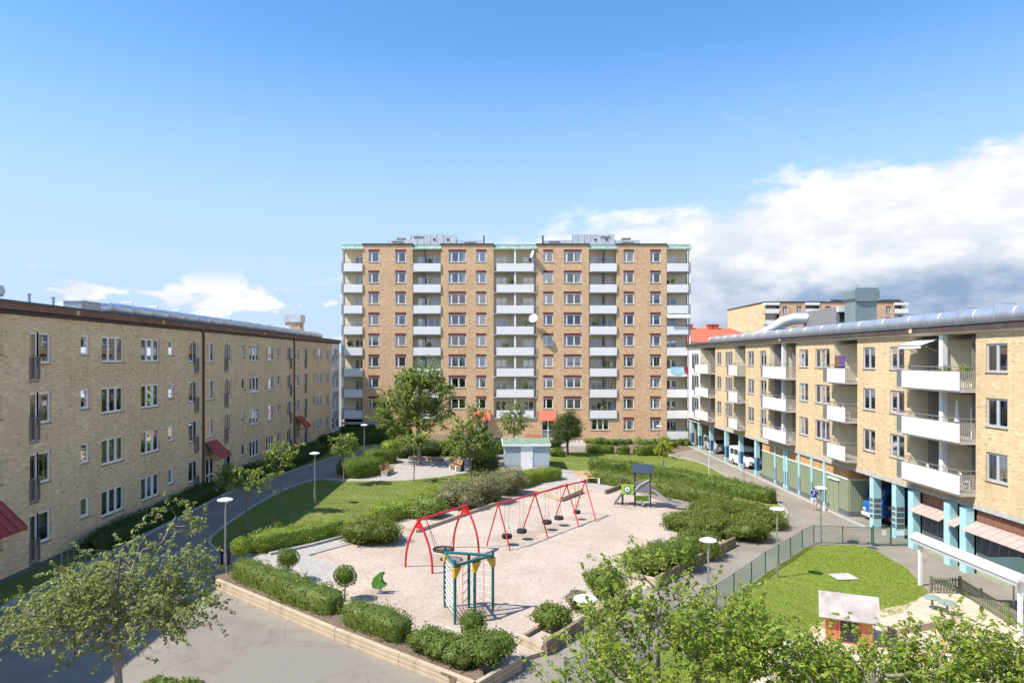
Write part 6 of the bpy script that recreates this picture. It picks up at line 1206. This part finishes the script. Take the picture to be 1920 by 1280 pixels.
# ------------------------------------------------------------------ person by the store
def person(label, loc, rz):
    J = {'pel':(0,0,.95,.13),'sp':(0,.01,1.15,.135),'ch':(0,.03,1.36,.155),'nk':(0,.03,1.50,.06),'hd0':(0,.05,1.60,.085),'hd1':(0,.06,1.70,.095),'hd2':(0,.05,1.79,.06)}
    Ed = [('pel','sp'),('sp','ch'),('ch','nk'),('nk','hd0'),('hd0','hd1'),('hd1','hd2')]
    for s, n in ((-1,'l'),(1,'r')):
        f = .14 if n == 'r' else -.02
        J.update({n+'hip':(s*.10,0,.90,.105),n+'kn':(s*.12,f*.5+.03,.50,.065),n+'an':(s*.12,f,.09,.042),n+'to':(s*.13,f+.15,.035,.04),n+'sh':(s*.18,.03,1.42,.075),n+'el':(s*.27,.10 if n == 'r' else .02,1.16,.05),n+'wr':(s*.22,.33 if n == 'r' else .15,1.12 if n == 'r' else .95,.036),n+'ha':(s*.20,.42 if n == 'r' else .2,1.13 if n == 'r' else .87,.04)})
        Ed += [('pel',n+'hip'),(n+'hip',n+'kn'),(n+'kn',n+'an'),(n+'an',n+'to'),('ch',n+'sh'),(n+'sh',n+'el'),(n+'el',n+'wr'),(n+'wr',n+'ha')]
    ks = list(J); me = bpy.data.meshes.new('body'); me.from_pydata([J[k][:3] for k in ks], [(ks.index(a), ks.index(b)) for a, b in Ed], [])
    o = bpy.data.objects.new('tmp', me); C.objects.link(o); md = o.modifiers.new('s', 'SKIN'); 
    for k, v in zip(ks, me.skin_vertices[0].data): v.radius = (J[k][3],)*2; v.use_root = k == 'pel'
    o.modifiers.new('u', 'SUBSURF').levels = 2; dg = bpy.context.evaluated_depsgraph_get(); m2 = bpy.data.meshes.new_from_object(o.evaluated_get(dg)); bpy.data.objects.remove(o)
    skin = mat('skin', (.52, .30, .20), .6); sh = mat('blue_jersey', (.012, .03, .22), .8); st = mat('white_shorts', (.66, .64, .60), .85); hr = mat('dark_hair', (.03, .02, .015), .8); shoe = mat('white_shoes', (.6, .6, .6), .6)
    m2.materials.clear(); [m2.materials.append(x) for x in (skin, sh, st, hr, shoe)]; pid = []
    for p in m2.polygons:
        c = p.center; i = 0
        if c.z < .10: i = 4
        elif .52 < c.z < .98 and abs(c.x) < .24 and c.y < .25 and not (abs(c.x) > .17 and c.z > .84): i = 2
        elif .98 <= c.z < 1.50 and c.y < .26 and not (abs(c.x) > .2 and c.z < 1.22): i = 1
        elif c.z > 1.68 or (c.z > 1.58 and c.y < .03): i = 3
        pid.append(i); p.use_smooth = True
    m2.polygons.foreach_set('material_index', pid); t = thing('person', label, 'person', loc, rz); put('body', m2, t)
    q = put('jersey_number', text_mesh('jersey_number', '7', .3, M_white), t, (-.09, -.142, 1.18)); q.rotation_euler = (R(90), 0, 0); return t
person('person in blue jersey and white shorts standing at the store wall, back turned', P(1527,957), R(-35))
t = thing('paint_bucket', 'white paint bucket on the ground by the person', 'bucket', P(1545,957)); MB().lathe([(.13,0),(.15,.3),(.16,.32)], n=14).build('pail', M_white, t); MB().tube([(-.15,0,.3),(0,0,.48),(.15,0,.3)], .008, 5).build('handle', M_galv, t)
# ------------------------------------------------------------------ things on balconies
def bal(u, z, v): return Vector((RX+v, -u, z))
t = thing('balcony_fridge', 'tall white cabinet on the middle right balcony', 'cabinet', bal(-37.0, RF[1]+.01, 1.0)); MB().box(-.35,.35,-.35,.35,0,1.65).build('body', M_white, t, bevel=.02); MB().box(-.36,-.35,-.33,.33,.9,.92).build('door_joint', M_sill, t)
t = thing('folded_parasol', 'closed white parasol on the middle right balcony', 'parasol', bal(-37.9, RF[1]+.01, .3)); MB().tube([(0,0,0),(0,0,2.1)], .02, 8).build('pole', M_galv, t); MB().lathe([(.13,.85),(.10,1.2),(.05,1.9),(.01,2.1)], n=12).build('cloth', M_white, t); MB().lathe([(.2,0),(.2,.08)], n=14).build('foot', M_conc, t)
for u, r_, lb in ((-38.9, 0, 'green pot plant on the top right balcony, left one'),(-37.2, 0, 'green pot plant on the top right balcony, right one')):
    t = thing('pot_plant', lb, 'plant', bal(u, RF[0]+.01, .2), 0, 'plants on the top right balcony'); MB().lathe([(.13,0),(.17,.35),(.18,.36)], n=12).build('pot', M_white, t); put('foliage', lumps_mesh('foliage', [(0,0,.75,.35,.35,.4)], L_hedge, .12, 200, 3, .2), t); MB().tube([(0,0,.3),(0,0,.7)], .03, 6).build('stem', M_bark, t)
t = thing('balcony_awning', 'small striped scalloped awning on the top right balcony', 'awning', Vector((RX-.1, 40.5, 11.9))); MB().add([(.3,-1.2,.25),(.3,1.0,.25),(-.75,1.0,-.1),(-.75,-1.2,-.1),(-.75,1.0,-.28),(-.75,-1.2,-.28)], [(0,1,2,3),(3,2,4,5)]).build('cloth', M_curt, t); MB().tube([(-.75,-1.2,-.1),(-.75,1.0,-.1)], .025, 6).build('front_bar', M_rail, t)
for y in (-1.2, 1.0): MB().tube([(.3,y,-.5),(-.75,y,-.1)], .02, 6).build('arm', M_rail, t)
for k, (u, fl, c, lb) in enumerate(((-49.2,0,(.20,.085,.05),'brown blanket hanging on the top balcony rail of the fourth bay'),(-48.5,0,(.10,.06,.22),'purple cloth hanging on the top balcony rail of the fourth bay'))):
    t = thing('hung_cloth', lb, 'cloth', bal(u, RF[fl]+.75, -.70)); MB().box(-.02,.02,-.35,.35,0,1.1).build('cloth', mat(f'cloth_{k}', c, .9, var=.3, vscale=3), t, bevel=.01); MB().tube([(0,-.4,1.1),(0,.4,1.1)], .012, 6).build('line', M_rail, t)
for u, z, c, lb, s in ((tu(1258), TF[5]+.75, (.35,.62,.75), 'pale blue sheet hung over a right tower balcony', 1.9), (tu(1283), TF[5]+.8, (.4,.03,.04), 'red cloth on the right tower balcony beside the blue sheet', .7)):
    t = thing('hung_cloth', lb, 'cloth', Vector((u, TY-.22, z))); MB().add([(-.1,0,.42),(s,0,.38),(s*.95,0,-.35),(s*.4,0,-.6),(0,0,-.3),(-.1,.03,.42),(s,.03,.38),(s*.95,.03,-.35),(s*.4,.03,-.6),(0,.03,-.3)], [(0,1,2,3,4),(9,8,7,6,5),(0,5,6,1),(1,6,7,2),(2,7,8,3),(3,8,9,4),(4,9,5,0)]).build('cloth', mat('cloth_'+lb[:6], c, .8), t); MB().tube([(-.15,.015,.42),(s+.1,.015,.4)], .012, 6).build('line', M_rail, t)
t = thing('balcony_awning', 'white awning over a balcony at the right end of the tower', 'awning', Vector((tu(1250), TY-.1, TF[2]-.15))); MB().add([(0,.1,0),(3.0,.1,0),(3.0,-.5,-.5),(0,-.5,-.5),(0,.1,-.04),(3.0,.1,-.04),(3.0,-.5,-.56),(0,-.5,-.56)], [(0,1,2,3),(7,6,5,4),(0,4,5,1),(1,5,6,2),(2,6,7,3),(3,7,4,0)]).build('cloth', M_white, t); MB().tube([(0,-.5,-.55),(3,-.5,-.55)], .02, 6).build('front_bar', M_rail, t)

# plants and screens on the tower balconies
for k, (px, fl) in enumerate(((805,0),(960,1),(985,3),(800,4),(1120,3),(1140,5),(655,4),(985,6),(948,4),(1262,1),(1130,7),(790,6))):
    side = 'left' if px < 700 else 'left middle' if px < 900 else 'centre' if px < 1050 else 'right middle' if px < 1200 else 'right'
    t = thing('balcony_plant', f'pot plant on the {side} tower balconies, {ORD[fl]} floor from the top, {"beside the pillar" if px in (960,985) else "behind the rail"}', 'plant', Vector((tu(px), TY+.3, TF[fl]+.005)), 0, 'plants on the tower balconies')
    MB().lathe([(.14,0),(.19,.38),(.2,.4)], n=10).build('pot', random.choice((M_white, M_rtile, M_plinth)), t); hh = random.uniform(1.0, 1.6)
    MB().tube([(0,0,.3),(0,0,hh-.2)], .025, 5).build('stem', M_bark, t); put('foliage', lumps_mesh('foliage', [(0,0,hh,.32,.3,.38)], random.choice((L_hedge, L_dtree, L_bright)), .16, 110, k, .3), t)
for k, (y, fl, lb) in enumerate(((71.0,1,'white plastic chair on the second bay balcony, middle floor'),(60.5,2,'white plastic chair on the third bay balcony, lowest floor'),(49.5,1,'white plastic chair on the fourth bay balcony, middle floor'),(37.0,2,'white plastic chair on the fifth bay balcony, lowest floor'),(39.8,2,'second white chair at the far end of the lowest fifth bay balcony'))):
    t = thing('balcony_chair', lb, 'chair', Vector((RX+.1, y, RF[fl]+.005)), R(70)); MB().box(-.22,.22,-.22,.22,.42,.46).build('seat', M_white, t, bevel=.015); MB().box(-.22,.22,.19,.23,.46,.92).build('backrest', M_white, t, bevel=.015)
    for x in (-.19,.19):
        for yy in (-.19,.19): MB().tube([(x,yy,0),(x*.95,yy*.95,.42)], .02, 6).build('leg', M_white, t)
